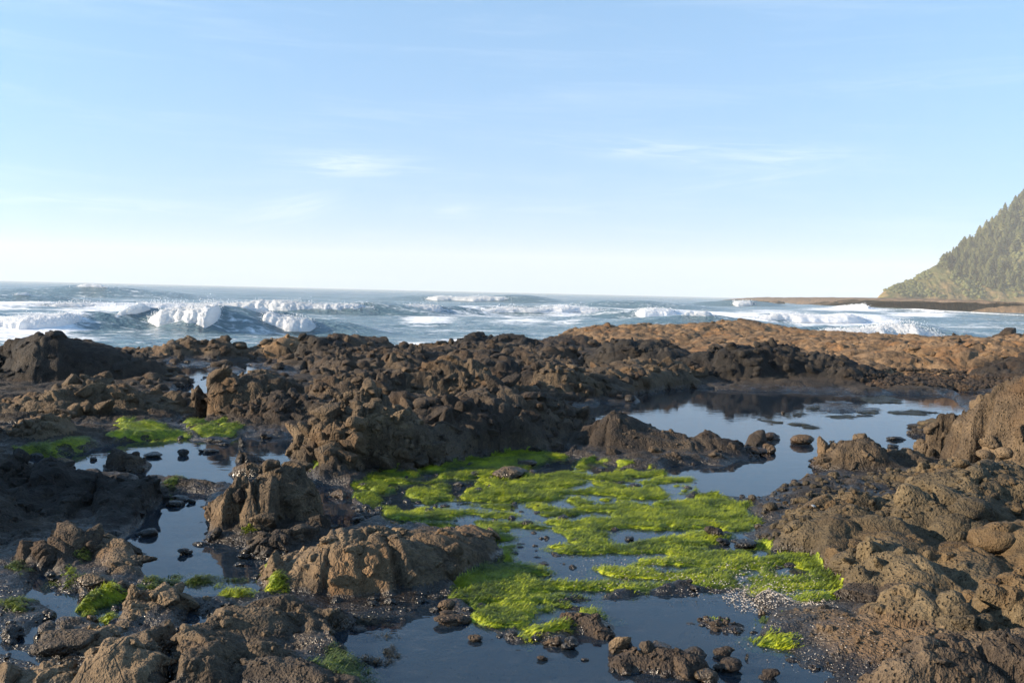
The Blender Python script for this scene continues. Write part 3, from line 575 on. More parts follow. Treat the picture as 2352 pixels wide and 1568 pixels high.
# clean: a face belongs to a ridge only where most corners do
cnt = (rid[FF] == frid[:, None]).sum(1)
frid = np.where(cnt >= 3, frid, np.where(cnt >= 2, frid, -1))
fg = frid.reshape(NR - 1, NC - 1)
def largest_piece(mask):
    idx = np.argwhere(mask); todo = {(int(a), int(b)) for a, b in idx}; best = []
    while todo:
        s0 = todo.pop(); st = [s0]; comp = [s0]
        while st:
            a, b = st.pop()
            for q in ((a + 1, b), (a - 1, b), (a, b + 1), (a, b - 1)):
                if q in todo: todo.remove(q); st.append(q); comp.append(q)
        if len(comp) > len(best): best = comp
    return best
for i in range(len(R)):
    m_ = fg == i
    if not m_.any(): continue
    cp = np.array(largest_piece(m_)); fg[m_] = -1
    if len(cp) >= 60: fg[cp[:, 0], cp[:, 1]] = i
frid = fg.ravel()
v_, f_, _ = subset(VV, FF[frid < 0])
shelf = link('rock_shelf', mesh_np('rock_shelf', v_, f_, M['shelf']), kind='structure')
shelf['label'] = 'dark wet basalt shelf between the pools'
# the shelf goes on beside and behind the camera, less finely
def apron(name, x, y, z, shape, lab):
    link(name, mesh_np(name, np.stack([x, y, z], -1).reshape(-1, 3), grid_faces(*shape), M['shelf']), kind='structure', label=lab)
def far_lumps(x, y):
    f1, f2, tl = wor2t(x / .9 + vn2(x, y, 5) * .4, y / .9, 777); g1, g2, tg = wor2t(x / .35, y / .35, 778)
    return .10 + (fbm2(x / 3., y / 3., 779, 3) - .45) * .5 + ((1 - f1 ** 2) - .7) * .22 + ((1 - g1 ** 2) - .7) * .10 + tl * .08
for sgn, lab in ((-1, 'dark basalt shelf going on beyond the left edge'), (1, 'dark basalt shelf going on beyond the right edge')):
    rows = np.arange(0, NR, 3); yy = ys_[rows]; tt = np.linspace(0, 1, 70) ** 1.5
    e = (WA * yy + WB); xx = sgn * (e[:, None] * .999 + tt[None, :] * 11.); yg = np.repeat(yy[:, None], 70, 1)
    he = HG[rows, -1 if sgn > 0 else 0]
    bl = sstep(0, .12, tt)[None, :]
    drop = sstep(0, 4, yg - 33.) * 5
    zz = he[:, None] * (1 - bl) + (far_lumps(xx, yg) - drop) * bl - .004
    if sgn < 0: xx, yg, zz = xx[:, ::-1], yg[:, ::-1], zz[:, ::-1]
    apron('outer_shelf', xx, yg, zz, xx.shape, lab)
bx_, by_ = np.meshgrid(np.linspace(-14.2, 14.2, 150), np.linspace(-12, YN + .06, 90))
bz_ = far_lumps(bx_, by_) * sstep(YN + .06, YN - .8, by_) - .02
e_ = np.abs(bx_) < WA * YN + WB
bz_ = np.where(by_ > YN - .1, np.where(e_, h_at(bx_, np.full(bx_.shape, YN)) - .02, bz_), bz_)
apron('near_shelf', bx_, by_, bz_, bx_.shape, 'dark basalt shelf on which the view is taken')
OUT = {}
SAMPLES = {}
for i, r in enumerate(R):
    f = FF[frid == i]
    if len(f) < 20: continue
    v_, f_, _ = subset(VV, f)
    c = v_.mean(0); c[2] = 0
    o = link(r['name'], mesh_np(r['name'], v_ - c, f_, M[r['mat']]), loc=c, label=r['label'], category='rock')
    OUT[i] = o
    q = v_[f_]; ctr = q.mean(1); nr = np.cross(q[:, 2] - q[:, 0], q[:, 3] - q[:, 1]); ar = np.linalg.norm(nr, axis=1) / 2
    SAMPLES[i] = (ctr, nr / (np.linalg.norm(nr, axis=1, keepdims=True) + 1e-12), ar)

# ------------------------------------------------------------------ rock shapes shared by knobs and loose stones
def make_rock(style, seed, sub=4):
    r = np.random.default_rng(seed); v, f = ico(sub); d = v.copy()
    if style == 'block':
        n = r.normal(size=(13, 3)); n /= np.linalg.norm(n, axis=1, keepdims=True); dd = r.uniform(.62, .95, 13)
        q = np.maximum(d @ n.T, 1e-3); rad = dd[None, :] / q
        kx = 24.; rad = -np.log(np.exp(-kx * np.minimum(rad, 2.5)).sum(1)) / kx
        v = d * rad[:, None]
        f1, f2 = wor3(v, 1.6, seed + 5)
        v *= (1 - .10 * np.exp(-((f2 - f1) / .05) ** 2))[:, None]
        v *= (1 + .16 * (fbm3(v, 2.2, seed, 4) - .5) + .06 * (fbm3(v, 9., seed + 3, 2) - .5))[:, None]
    else:
        nl = int(r.integers(4, 8)); cc = r.normal(size=(nl, 3)) * .34; rr = r.uniform(.42, .72, nl)
        cc[0] = 0; rr[0] = .66
        bq = d @ cc.T; disc = bq ** 2 - (cc ** 2).sum(1)[None] + (rr ** 2)[None]
        ex = np.where(disc > 0, bq + np.sqrt(np.maximum(disc, 0)), 0)
        kx = 16.; rad = np.log(np.exp(kx * ex).sum(1)) / kx
        v = d * rad[:, None]; v /= np.abs(v).max(0)[None] ; v *= .95
        if style == 'pillow':
            g1, g2 = wor3(v, 2.6, seed + 2)
            v *= (1 + .10 * (.6 - np.minimum(g1, 1)) - .05 * np.exp(-((g2 - g1) / .07) ** 2) + .24 * (fbm3(v, 1.9, seed + 4, 4) - .5) + .06 * (fbm3(v, 9., seed + 6, 2) - .5))[:, None]
        else:
            g1, _ = wor3(v, 3.6, seed + 2); g3, _ = wor3(v, 7.5, seed + 8)
            v *= (1 - .16 * np.exp(-(g1 / .24) ** 2) - .06 * np.exp(-(g3 / .25) ** 2) + .30 * (fbm3(v, 2.2, seed + 4, 4) - .5) + .10 * (fbm3(v, 10., seed + 6, 2) - .5))[:, None]
    return v, f
ROCKV = {}
for st in ('block', 'pillow', 'porous'):
    ROCKV[st] = [make_rock(st, 1000 + 37 * k + hash_) for k in range(9) for hash_ in [{'block': 1, 'pillow': 2, 'porous': 3}[st]]]
ROCKM = {}
def rock_mesh(st, k, mat):
    key = (st, k, mat)
    if key not in ROCKM:
        v, f = ROCKV[st][k]; ROCKM[key] = mesh_np('stone_' + st, v, f, M[mat])
    return ROCKM[key]
for i, o in OUT.items():
    r = R[i]; n, smin, smax, st = r['knobs']
    ctr, nr, ar = SAMPLES[i]; oc = np.array(o.location)
    vis = (ctr[:, 2] > .0) & (np.abs(ctr[:, 0]) < .545 * ctr[:, 1] + .4)
    w = ar * vis
    if w.sum() <= 0: continue
    n = min(int(n * 1.25), 290)
    idx = rng.choice(len(ctr), n, p=w / w.sum())
    for j in idx:
        s = smin * (smax / smin) ** (rng.random() ** 2.2)
        c = ctr[j] + nr[j] * s * rng.uniform(-.34, -.02)
        rg = r['rough']
        stl = st if rng.random() < .75 else ('pillow', 'block', 'porous')[rng.integers(3)]
        ax = np.array([rng.uniform(.75, 1.3), rng.uniform(.7, 1.15), rng.uniform(.6, 1.05) * (.6 if r['mat'] == 'rock_barnacle' else 1.)]) * s * .55
        link({'block': 'broken_block', 'pillow': 'rounded_knob', 'porous': 'pitted_knob'}[stl], rock_mesh(stl, int(rng.integers(9)), r['mat']), o, loc=c - oc, rot=(rng.uniform(-.5, .5), rng.uniform(-.5, .5), rng.uniform(0, 6.28)), scl=ax)

# ------------------------------------------------------------------ tide pool water
t = NT('pool_water'); p = t.pos()
h = t.math('ADD', t.math('MULTIPLY', t.noise(t.scale(p, (1., 1.6, 1.)), 3.0, 3, .5), 1.), t.math('MULTIPLY', t.noise(p, 22., 2, .5), .10))
nrm = t.bump(h, .10, .02)
gl = t.n('ShaderNodeBsdfGlossy'); gl.inputs['Roughness'].default_value = .0; t.st(gl.inputs['Normal'], nrm)
tr = t.n('ShaderNodeBsdfTransparent'); tr.inputs[0].default_value = (.80, .90, .90, 1)
fr = t.n('ShaderNodeFresnel'); fr.inputs[0].default_value = 1.38; t.st(fr.inputs[1], nrm)
bd = t.n('ShaderNodeBsdfDiffuse'); bd.inputs[0].default_value = (.045, .085, .14, 1)
mb = t.n('ShaderNodeMixShader'); mb.inputs[0].default_value = .17; t.st(mb.inputs[1], tr.outputs[0]); t.st(mb.inputs[2], bd.outputs[0])
mx = t.n('ShaderNodeMixShader'); t.st(mx.inputs[0], fr.outputs[0]); t.st(mx.inputs[1], mb.outputs[0]); t.st(mx.inputs[2], gl.outputs[0])
# thin broken scum floating on the near water
sc1 = t.rng(t.noise(t.scale(p, (1.6, 3.4, 1.)), 3.2, 5, .7, .6), .50, .74)
sc2 = t.math('MULTIPLY', sc1, t.rng(t.noise(p, 90., 2, .7), .48, .70))
dif = t.n('ShaderNodeBsdfDiffuse'); dif.inputs[0].default_value = (.34, .34, .34, 1)
mx2 = t.n('ShaderNodeMixShader'); t.st(mx2.inputs[0], t.math('MULTIPLY', sc2, .42)); t.st(mx2.inputs[1], mx.outputs[0]); t.st(mx2.inputs[2], dif.outputs[0])
M['pool_water'] = t.done(mx2.outputs[0])
wv_ = np.array([[-22, 2.4, 0], [22, 2.4, 0], [26, 31, 0], [-22, 31, 0]], float)
link('tide_pool_water', mesh_np('tide_pool_water', wv_, np.array([[0, 1, 2, 3]]), M['pool_water']), kind='structure', label='still blue water of the tide pools')

# ------------------------------------------------------------------ sea
# breakers: crest points (x, crest y, distance) in the photo; widths towards / away from the shore
BREAK = [
 dict(label='large breaking wave with a curling white crest, nearest at the left', pts=[(-80,744,92),(0,736,93),(70,724,94),(160,719,95),(200,715,96),(232,726,97),(265,723,98),(300,714,99),(330,706,100),(356,707,100),(390,708,100),(440,706,100),(480,703,100),(508,701,100),(530,711,101),(570,716,102),(615,713,103),(650,722,103),(700,728,103),(748,734,103)], wf=4.5, wb=12,
      foam=[(-80,240,1.0,1.),(335,545,1.15,1.),(590,752,.8,.75),(262,345,.3,.3),(535,620,.3,.3)]),
 dict(label='long line of white foam behind the large wave', pts=[(-80,697,150),(40,695,152),(150,694,154),(300,695,156),(420,696,158),(500,694,160),(560,692,160),(620,689,160),(700,692,160),(780,695,160),(850,693,162),(900,697,162)], wf=5, wb=14,
      foam=[(-80,900,1.0,1.)]),
 dict(label='foam line left of the distant white breaker in the middle', pts=[(905,701,165),(960,699,168),(1040,702,170)], wf=4, wb=14, foam=[(905,1040,.6,.6)]),
 dict(label='distant white breaker alone near the horizon', pts=[(940,682,400),(985,678,400),(1050,680,400),(1110,680.5,400),(1160,678.5,400),(1190,677,400),(1212,685,400)], wf=12, wb=40, foam=[(952,1198,.9,.8)]),
 dict(label='foam line below the distant white breaker', pts=[(1070,702,205),(1150,702,208),(1230,701,210),(1290,699,212),(1330,703,214),(1425,707,214)], wf=6, wb=18, foam=[(1075,1425,1.,.9)]),
 dict(label='foam bank right of the middle of the sea', pts=[(1440,710,190),(1500,707,192),(1550,710,195),(1600,714,195),(1640,716,195)], wf=6, wb=18, foam=[(1440,1560,.9,.8)]),
 dict(label='green swell with a foam lip in front of the orange shelf', pts=[(1480,736,135),(1530,727,136),(1580,722,138),(1630,722,138),(1680,730,138)], wf=6, wb=14, foam=[(1560,1640,.3,.3)]),
 dict(label='broad white surge beyond the orange shelf', pts=[(1800,752,112),(1850,750,113),(1900,747,114),(1960,751,114),(2020,745,116),(2080,744,116),(2130,747,116),(2170,754,116)], wf=5, wb=12, foam=[(1820,2165,.8,.8)]),
 dict(label='low white surge in the bay before the reef', pts=[(1690,722,190),(1760,719,192),(1830,720,196),(1900,722,196),(1960,719,198),(2010,722,198)], wf=6, wb=14, foam=[(1700,2005,.8,.7)]),
 dict(label='whitecap near the horizon left of the reef', pts=[(1650,692,480),(1690,688.5,480),(1715,689,480),(1740,692,480)], wf=10, wb=30, foam=[(1668,1730,.9,.8)]),
 dict(label='white splash against the tip of the reef', pts=[(1905,704,480),(1945,701,480),(1978,698,470),(1984,705,460)], wf=8, wb=16, foam=[(1912,1982,1.,1.)]),
 dict(label='foam line washing the foot of the reef', pts=[(2020,712,400),(2090,709,400),(2150,713,395),(2230,717,390),(2352,724,370),(2420,727,360)], wf=6, wb=14, foam=[(2030,2400,.5,.5)]),
 dict(label='far green swell with a whitecap at the left', pts=[(-80,663,300),(60,661,300),(165,657,300),(195,655,300),(250,659,300),(330,667,300)], wf=14, wb=40, foam=[(168,250,.45,.35)]),
 dict(label='green swell at the left edge streaked with foam', pts=[(-80,679,205),(20,676,206),(80,677,208),(140,684,210)], wf=9, wb=24, foam=[(30,70,.12,.1)]),
 dict(label='green swell near the horizon at the right of the middle', pts=[(1340,695,320),(1420,690,320),(1480,690,320),(1560,697,320)], wf=12, wb=30, foam=[]),
]
for b in BREAK:
    b['V'] = np.array([P(*q) for q in b['pts']])
def sea_height(x, y, sp=None):
    z = np.zeros_like(x)
    fade = sstep(30, 60, y)
    for (L, ang, a, ph) in ((46, .08, .16, 0.), (27, -.15, .13, 1.3), (17, .25, .10, 2.2), (9.5, -.3, .06, .7), (110, .04, .30, 2.0)):
        k = 2 * math.pi / L
        u = y * math.cos(ang) + x * math.sin(ang) + (vn2(x / (L * 2), y / (L * 2), int(L)) - .5) * L * .9
        s = np.sin(u * k + ph); z += a * (np.abs(s * .5 + .5) ** 1.4 * 2 - 1) * (.6 + .8 * vn2(x / (L * 1.5), y / (L * 3), 7 + int(L)))
    z += (fbm2(x / 3., y / 1.6, 31, 3) - .5) * .35 * sstep(700, 150, y)
    z *= fade
    for b in BREAK:
        V = b['V']; w = max(b['wf'], b['wb']) * 1.3
        lo = V[:, :2].min(0) - w; hi = V[:, :2].max(0) + w
        m = (x > lo[0]) & (x < hi[0]) & (y > lo[1]) & (y < hi[1])
        if not m.any(): continue
        px = x[m]; py = y[m] + (vn2(px / 6, py_ := y[m] / 9, 77) - .5) * 1.2
        best = np.zeros(px.shape)
        for a, c in zip(V[:-1], V[1:]):
            ex, ey = c[0] - a[0], c[1] - a[1]; L2 = ex * ex + ey * ey
            tt = ((px - a[0]) * ex + (py - a[1]) * ey) / L2; q = np.clip(tt, 0, 1)
            dy = py - a[1] - q * ey; al_ = np.abs(tt - q) * math.sqrt(L2)
            perp = np.abs((px - a[0]) * ey - (py - a[1]) * ex) / math.sqrt(L2)
            dd = np.sqrt((perp / np.where(dy < 0, b['wf'], b['wb'])) ** 2 + (al_ / (b['wb'] * .8)) ** 2)
            hc = a[2] + (c[2] - a[2]) * q - SEA_Z
            pr = np.where(dy < 0, np.clip(1 - dd, 0, 1) ** 1.25, .5 + .5 * np.cos(np.pi * np.clip(dd, 0, 1)))
            best = np.maximum(best, hc * pr * (dd < 1))
        zm = z[m]; z[m] = np.maximum(zm * (1 - np.clip(best / 1.5, 0, 1)) + best, zm)
    return z + SEA_Z
def proj(x, y, z):
    d = np.stack([x, y, z - CAM_H], -1) @ CAMR
    return FW / 2 - d[..., 0] / d[..., 2] * FP, FH / 2 + d[..., 1] / d[..., 2] * FP
SR, SC = 500, 460
sy = 25. * np.exp(np.linspace(0, math.log(6400 / 25.), SR)); sgy = np.repeat(sy[:, None], SC, 1)
sgx = np.linspace(-1, 1, SC)[None, :] * (.57 * sgy + 8)
sz = sea_height(sgx.ravel(), sgy.ravel()).reshape(SR, SC)
fx, fy = proj(sgx.ravel(), sgy.ravel(), np.full(sgx.size, SEA_Z))
foam = np.full(sgx.size, .29) * sstep(900, 250, sgy.ravel())
for (cx, cy, rx, ry, am) in [(60,748,220,40,.60),(120,785,220,14,.5),(420,735,300,10,.36),(700,742,220,9,.36),(1150,730,420,12,.40),(1600,735,300,14,.5),(40,708,220,12,.48),(300,716,330,9,.5),(560,706,420,8,.45),(980,738,110,12,.50),(1010,752,90,9,.42),(1200,742,160,9,.42),(1120,714,240,10,.45),(1300,722,200,10,.42),
        (1480,724,160,10,.5),(1930,742,230,26,.56),(1750,722,170,13,.54),(2250,752,220,16,.40),(1950,712,160,9,.56),(2120,722,150,10,.50),(840,760,140,9,.30),(520,756,170,8,.26),(200,772,160,12,.40),(1300,745,100,7,.4),(1060,775,90,9,.55),(2230,735,160,7,.35),(950,790,60,8,.5)]:
    q = ((fx - cx) / rx) ** 2 + ((fy - cy) / ry) ** 2
    foam = np.maximum(foam, am * np.exp(-q * 1.1))
t = NT('sea_water'); p = t.pos()
fa = t.n('ShaderNodeAttribute', attribute_name='foam').outputs['Fac']
nn1 = t.noise(t.scale(p, (.30, 1., 1.)), .30, 7, .68, 1.4)
nn2 = t.noise(t.scale(p, (.6, 1., 1.)), 1.6, 4, .65, .6)
fm = t.math('ADD', t.math('ADD', t.math('MULTIPLY', nn1, .62), t.math('MULTIPLY', nn2, .38)), fa)
fmask = t.rng(fm, .80, .96)
bh = t.math('ADD', t.math('MULTIPLY', t.noise(t.scale(p, (.5, 1., 1.)), .55, 4, .6), 1.0), t.math('MULTIPLY', t.noise(t.scale(p, (.6, 1., 1.)), 2.6, 3, .6), .35))
nrm = t.bump(bh, 1.0, .9)
wcol = t.mix(t.rng(nn1, .35, .65), (.085, .150, .175), (.120, .185, .200))
wsh = t.bsdf(Base_Color=wcol, Roughness=.16, IOR=1.333, Normal=nrm)
nf = t.bump(nn2, .8, .3)
fsh = t.bsdf(Base_Color=(.78, .79, .80), Roughness=.9, Normal=nf, Specular_IOR_Level=.1)
mx = t.n('ShaderNodeMixShader'); t.st(mx.inputs[0], fmask); t.st(mx.inputs[1], wsh); t.st(mx.inputs[2], fsh)
M['sea'] = t.done(mx.outputs[0])
sv = np.stack([sgx, sgy, sz], -1).reshape(-1, 3)
link('sea', mesh_np('sea', sv, grid_faces(SR, SC), M['sea'], attrs={'foam': foam}), kind='structure', label='blue-green sea streaked with foam')
t = NT('foam'); p = t.pos()
nrm = t.bump(t.noise(p, 2.2, 4, .7), .7, .25)
fa_ = t.bsdf(Base_Color=(.88, .89, .90), Roughness=.95, Normal=nrm, Specular_IOR_Level=.05)
ft = t.n('ShaderNodeBsdfTranslucent'); ft.inputs[0].default_value = (.88, .90, .92, 1)
fx_ = t.n('ShaderNodeMixShader'); fx_.inputs[0].default_value = .48; t.st(fx_.inputs[1], fa_); t.st(fx_.inputs[2], ft.outputs[0])
M['foam'] = t.done(fx_.outputs[0])
IV1, IF1 = ico(1)
IV0 = IV1[:12] if False else ico(1)[0]; bmq = bmesh.new(); bmesh.ops.create_icosphere(bmq, subdivisions=1, radius=1.0); bmq.free(); PV, PF = ico(1)
def resample(V, px0, px1, step):
    pxs = FW / 2 + V[:, 0] / V[:, 1] * FP
    a = np.interp([px0, px1], pxs, np.arange(len(V)))
    s = np.linspace(a[0], a[1], 400); i = np.arange(len(V))
    Q = np.stack([np.interp(s, i, V[:, k]) for k in range(3)], -1)
    L = np.r_[0, np.cumsum(np.linalg.norm(np.diff(Q, axis=0), axis=1))]
    n = max(8, int(L[-1] / step)); u = np.linspace(0, L[-1], n)
    return np.stack([np.interp(u, L, Q[:, k]) for k in range(3)], -1), u / L[-1]
for bi, b in enumerate(BREAK):
    root = None
    for fi, (p0, p1, sc, dn) in enumerate(b['foam']):
        Ym = b['V'][:, 1].mean(); step = max(.10, Ym * .0010)
        Q, u = resample(b['V'], p0, p1, step)
        n = len(Q); nt = 50; lip = sc <= .5
        hc = np.maximum(Q[:, 2] - SEA_Z, .25)
        k = max(.5, Ym * .0055)
        tp = np.clip(np.minimum(u, 1 - u) * (4.2 if (p1 - p0) < 400 else 12) + .03, 0, 1) ** .8
        lo_ = fbm2(Q[:, 0] / (k * 7), np.full(n, 3.3 + bi), 17, 4)
        tp = tp * np.clip(.62 + .72 * lo_, .45, 1.12)
        th = np.linspace(0, math.pi, nt); cth = np.cos(th)[None, :]; sth = np.sin(th)[None, :]
        if lip:
            W = hc * .30; cy = Q[:, None, 1] - .1 * W[:, None] + cth * (W * tp)[:, None]
            cz = Q[:, None, 2] - .30 * hc[:, None] * sc + sth * (hc * .30 * tp)[:, None] - np.clip(-cth, 0, 1) * (hc * .25 * tp)[:, None]
            am = hc * (.25 + .75 * tp) * .09
        else:
            W = b['wf'] * .60 * (.6 + .8 * fbm2(Q[:, 0] / (k * 4), np.full(n, 8.1), 18, 3))
            cy = Q[:, None, 1] - (W * .45)[:, None] + np.where(cth > 0, cth * .55, cth) * (W * tp)[:, None]
            back_z = np.clip(cth, 0, 1) ** 1.5
            cz = SEA_Z - .12 + sth ** .7 * (hc * .95 * np.clip(tp * 1.08, .12, 1.1))[:, None]
            am = hc * (.25 + .75 * tp) * .09
        cx = Q[:, None, 0] + 0 * th[None]
        v = np.stack([cx, cy, cz], -1).reshape(-1, 3)
        nrmv = np.stack([0 * cx, cth + 0 * cx, sth + .25 + 0 * cx], -1).reshape(-1, 3)
        uu = v[:, 0]; vv = v[:, 1] * .8 + v[:, 2] * 1.2
        l1 = 1 - wor2(uu / k / 1.5, vv / k / 1.5, 33 + bi)[0] ** 2; l2 = 1 - wor2(uu / k / .6, vv / k / .6, 63 + bi)[0] ** 2; l3 = 1 - wor2(uu / k / .26, vv / k / .26, 93 + bi)[0] ** 2
        lum = (l1 - .7) * .9 + (l2 - .7) * .8 + (l3 - .7) * .7 + (fbm3(v, 2. / k, 5 + bi, 4, .6) - .5) * 1.5
        v = v + nrmv * (lum * np.repeat(am, nt))[:, None]
        c = v.mean(0); c[2] = SEA_Z
        me = mesh_np('foam', v - c, grid_faces(n, nt), M['foam'])
        if root is None:
            root = link('breaking_wave', None, loc=c, label=b['label'], category='wave'); root0 = c
        link('foam', me, root, loc=c - root0)
        # torn foam and spray: small puffs over, ahead of and behind the crest
        wpx = p1 - p0
        ns = int((12 if Ym < 130 else 5) * dn * wpx * (.6 if lip else 1.))
        if ns > 10:
            j = rng.integers(0, n, ns); tpj = tp[j]; hj = hc[j]
            patch = fbm2(Q[j, 0] / (k * 3), rng.uniform(0, .6, ns), 41 + bi, 3)
            q_ = rng.beta(1.3, 2.2, ns)                          # 0 at the water ahead of the wave .. 1 high
            r0 = Ym * .001 * (.12 + .30 * rng.random(ns) ** 2)
            if lip:
                zz_ = Q[j, 2] - hj * .06 + np.abs(rng.normal(0, .05, ns)) * hj * tpj; yy_ = Q[j, 1] - .1 * hj + rng.normal(0, .18, ns) * hj
            else:
                a_ = rng.uniform(0.25, math.pi - .05, ns)
                yy_ = Q[j, 1] - W[j] * .45 + np.where(np.cos(a_) > 0, np.cos(a_) * .55, np.cos(a_) * rng.uniform(.8, 1.35, ns)) * W[j] * tpj
                zz_ = SEA_Z + np.sin(a_) ** .7 * hj * np.clip(tpj * 1.08, .12, 1.1) * rng.uniform(.85, 1.0, ns) + np.abs(rng.normal(0, .09, ns)) * hj * (patch * 2.2) ** 2 * tpj
            ctr = np.stack([Q[j, 0] + rng.normal(0, step * 2, ns), yy_, zz_], -1)
            sv_ = (PV[None] * r0[:, None, None] * rng.uniform(.55, 1.7, (ns, 1, 3)) + ctr[:, None, :]).reshape(-1, 3)
            sf_ = (PF[None] + (np.arange(ns) * len(PV))[:, None, None]).reshape(-1, 3)
            so = link('spray', mesh_np('spray', sv_ - c, sf_, M['foam']), root, loc=c - root0); so['kind'] = 'stuff'

# ------------------------------------------------------------------ headland, reef, trees
def hill_crest(px):
    xs = [2019, 2021, 2030, 2054, 2095, 2120, 2144, 2171, 2195, 2220, 2250, 2290, 2330, 2360, 2450, 2600, 2750]
    yy = [690, 677, 669, 656, 642, 627, 611, 600, 586, 566, 541, 507, 472, 447, 405, 382, 378]
    return np.interp(px, xs, yy)
def hill_dist(px): return np.interp(px, [2019, 2100, 2352, 2750], [1130, 1180, 1300, 1420])
HS, HT = 420, 150
hp = np.r_[np.linspace(2019, 2420, 330), np.linspace(2424, 2750, 90)]
cr = P(hp, hill_crest(hp), hill_dist(hp)); cz_ = np.maximum(cr[:, 2] - SEA_Z, 2.)
tt_ = np.linspace(-1, 1, HT)              # -1 seaward/back .. 1 foot towards the camera
front = np.clip(tt_, 0, 1); back = np.clip(-tt_, 0, 1)
wfr = 25 + cz_ * 1.15
HX = cr[:, None, 0] - front[None] * (wfr * .12)[:, None] - back[None] * (cz_ * .2)[:, None]
HY = cr[:, None, 1] - front[None] * wfr[:, None] + back[None] * (cz_ * 1.3)[:, None]
prof = 1 - front ** 1.25; profb = 1 - back
HZ = SEA_Z + 3.0 * (1 - np.abs(tt_))[None] ** .3 + (cz_ - 3)[:, None] * np.where(tt_ >= 0, prof, profb)[None]
gul = (fbm2(HX / 34 + HY / 90, HY / 120, 301, 4) - .5) * np.minimum(cz_ * .22, 22)[:, None] * (np.sin(np.clip(front, 0, 1) * math.pi)[None] ** .8)
fine = (fbm2(HX / 7, HY / 9, 305, 3) - .5) * np.minimum(cz_ * .12, 4.0)[:, None] * np.clip((1 - np.abs(tt_)) * 8, 0, 1)[None]
HZ = HZ + gul + fine * np.clip(front * 6, .15, 1)[None]
HY = HY - gul * .7
t = NT('headland'); p = t.pos()
n1 = t.noise(p, .020, 5, .6, .4); n2 = t.noise(p, .11, 5, .65); n3 = t.noise(p, .6, 3, .7)
zz = t.n('ShaderNodeSeparateXYZ'); t.st(zz.inputs[0], p)
f = t.math('ADD', t.math('MULTIPLY', n1, .5), t.math('MULTIPLY', n2, .5))
col = t.ramp(f, [(.36, (.055, .064, .024)), (.46, (.110, .112, .036)), (.54, (.185, .150, .058)), (.64, (.270, .185, .090))])
soil = t.math('MULTIPLY', t.rng(t.math('ADD', zz.outputs[2], t.math('MULTIPLY', t.math('SUBTRACT', n1, .5), 60.)), 6., 26., 1., 0.), t.rng(n2, .40, .58))
col = t.mix(t.math('MULTIPLY', soil, .9), col, (.32, .205, .095))
col = t.mix(t.rng(n3, .4, .65, .45, 0.), col, (.045, .052, .020))
M['headland'] = t.done(t.bsdf(Base_Color=col, Roughness=.95, Normal=t.bump(t.math('ADD', n2, t.math('MULTIPLY', n3, .4)), 1., 3.), Specular_IOR_Level=.1))
hv = np.stack([HX, HY, HZ], -1)
link('headland', mesh_np('headland', hv.reshape(-1, 3), grid_faces(HS, HT)[:, ::-1], M['headland']), kind='structure', label='steep hazy green headland rising at the right edge')
# reef
rp = np.array([(1826,694,830),(1840,690,820),(1882,686,800),(1950,687.5,760),(2005,686.5,710),(2060,688,640),(2140,688,560),(2240,692,480),(2352,697,425),(2450,700,395),(2600,704,370)], float)
RS, RT = 520, 60
rpx = np.linspace(1826, 2600, RS)
rc = P(rpx, np.interp(rpx, rp[:, 0], rp[:, 1]), np.interp(rpx, rp[:, 0], rp[:, 2])); rcz = rc[:, 2] - SEA_Z
tt2 = np.linspace(-1, 1, RT); wr = np.clip(rcz * 5, 6, 22)
RX = rc[:, None, 0] + 0 * tt2[None]
RY = rc[:, None, 1] - np.clip(tt2, 0, 1)[None] * wr[:, None] - np.clip(tt2, -1, 0)[None] * 320
e1, e2 = wor2(RX / 7, RY / 7, 401); e3, e4 = wor2(RX / 2.6, RY / 2.6, 402)
RZ = SEA_Z - .6 + (rcz + .6)[:, None] * np.where(tt2 > 0, 1 - np.clip(tt2, 0, 1) ** 2.2, 1 - np.clip(-tt2, 0, 1) ** 6)[None]
RZ = RZ + ((1 - e1 ** 2) - .7) * np.minimum(rcz * .35, 1.6)[:, None] + ((1 - e3) - .55) * .8 * np.clip(1 - np.abs(tt2), .1, 1)[None] + (fbm2(RX / 1.2, RY / 1.2, 403, 2) - .5) * .5
M['reef'] = None
t = NT('reef'); p = t.pos(); n1 = t.noise(p, .10, 5, .65); n2 = t.noise(p, .7, 4, .65)
zz = t.n('ShaderNodeSeparateXYZ'); t.st(zz.inputs[0], p)
col = t.ramp(t.math('ADD', t.math('MULTIPLY', n1, .5), t.math('MULTIPLY', n2, .5)), [(.36, (.036, .028, .022)), (.5, (.095, .068, .047)), (.64, (.190, .128, .078))])
M['reef'] = t.done(t.bsdf(Base_Color=col, Roughness=.85, Normal=t.bump(n2, .9, .8)))
link('rock_reef', mesh_np('rock_reef', np.stack([RX, RY, RZ], -1).reshape(-1, 3), grid_faces(RS, RT)[:, ::-1], M['reef']), label='long low reef of brown rock at the foot of the headland', category='reef')
o_ = P(1788, 692, 760.)
rv, rf = ROCKV['pillow'][3]
link('sea_rock', mesh_np('sea_rock', rv * np.array([9, 6, 3.0]), rf, M['reef']), loc=(o_[0], o_[1], SEA_Z), label='small dark rock in the surf off the tip of the reef', category='rock')
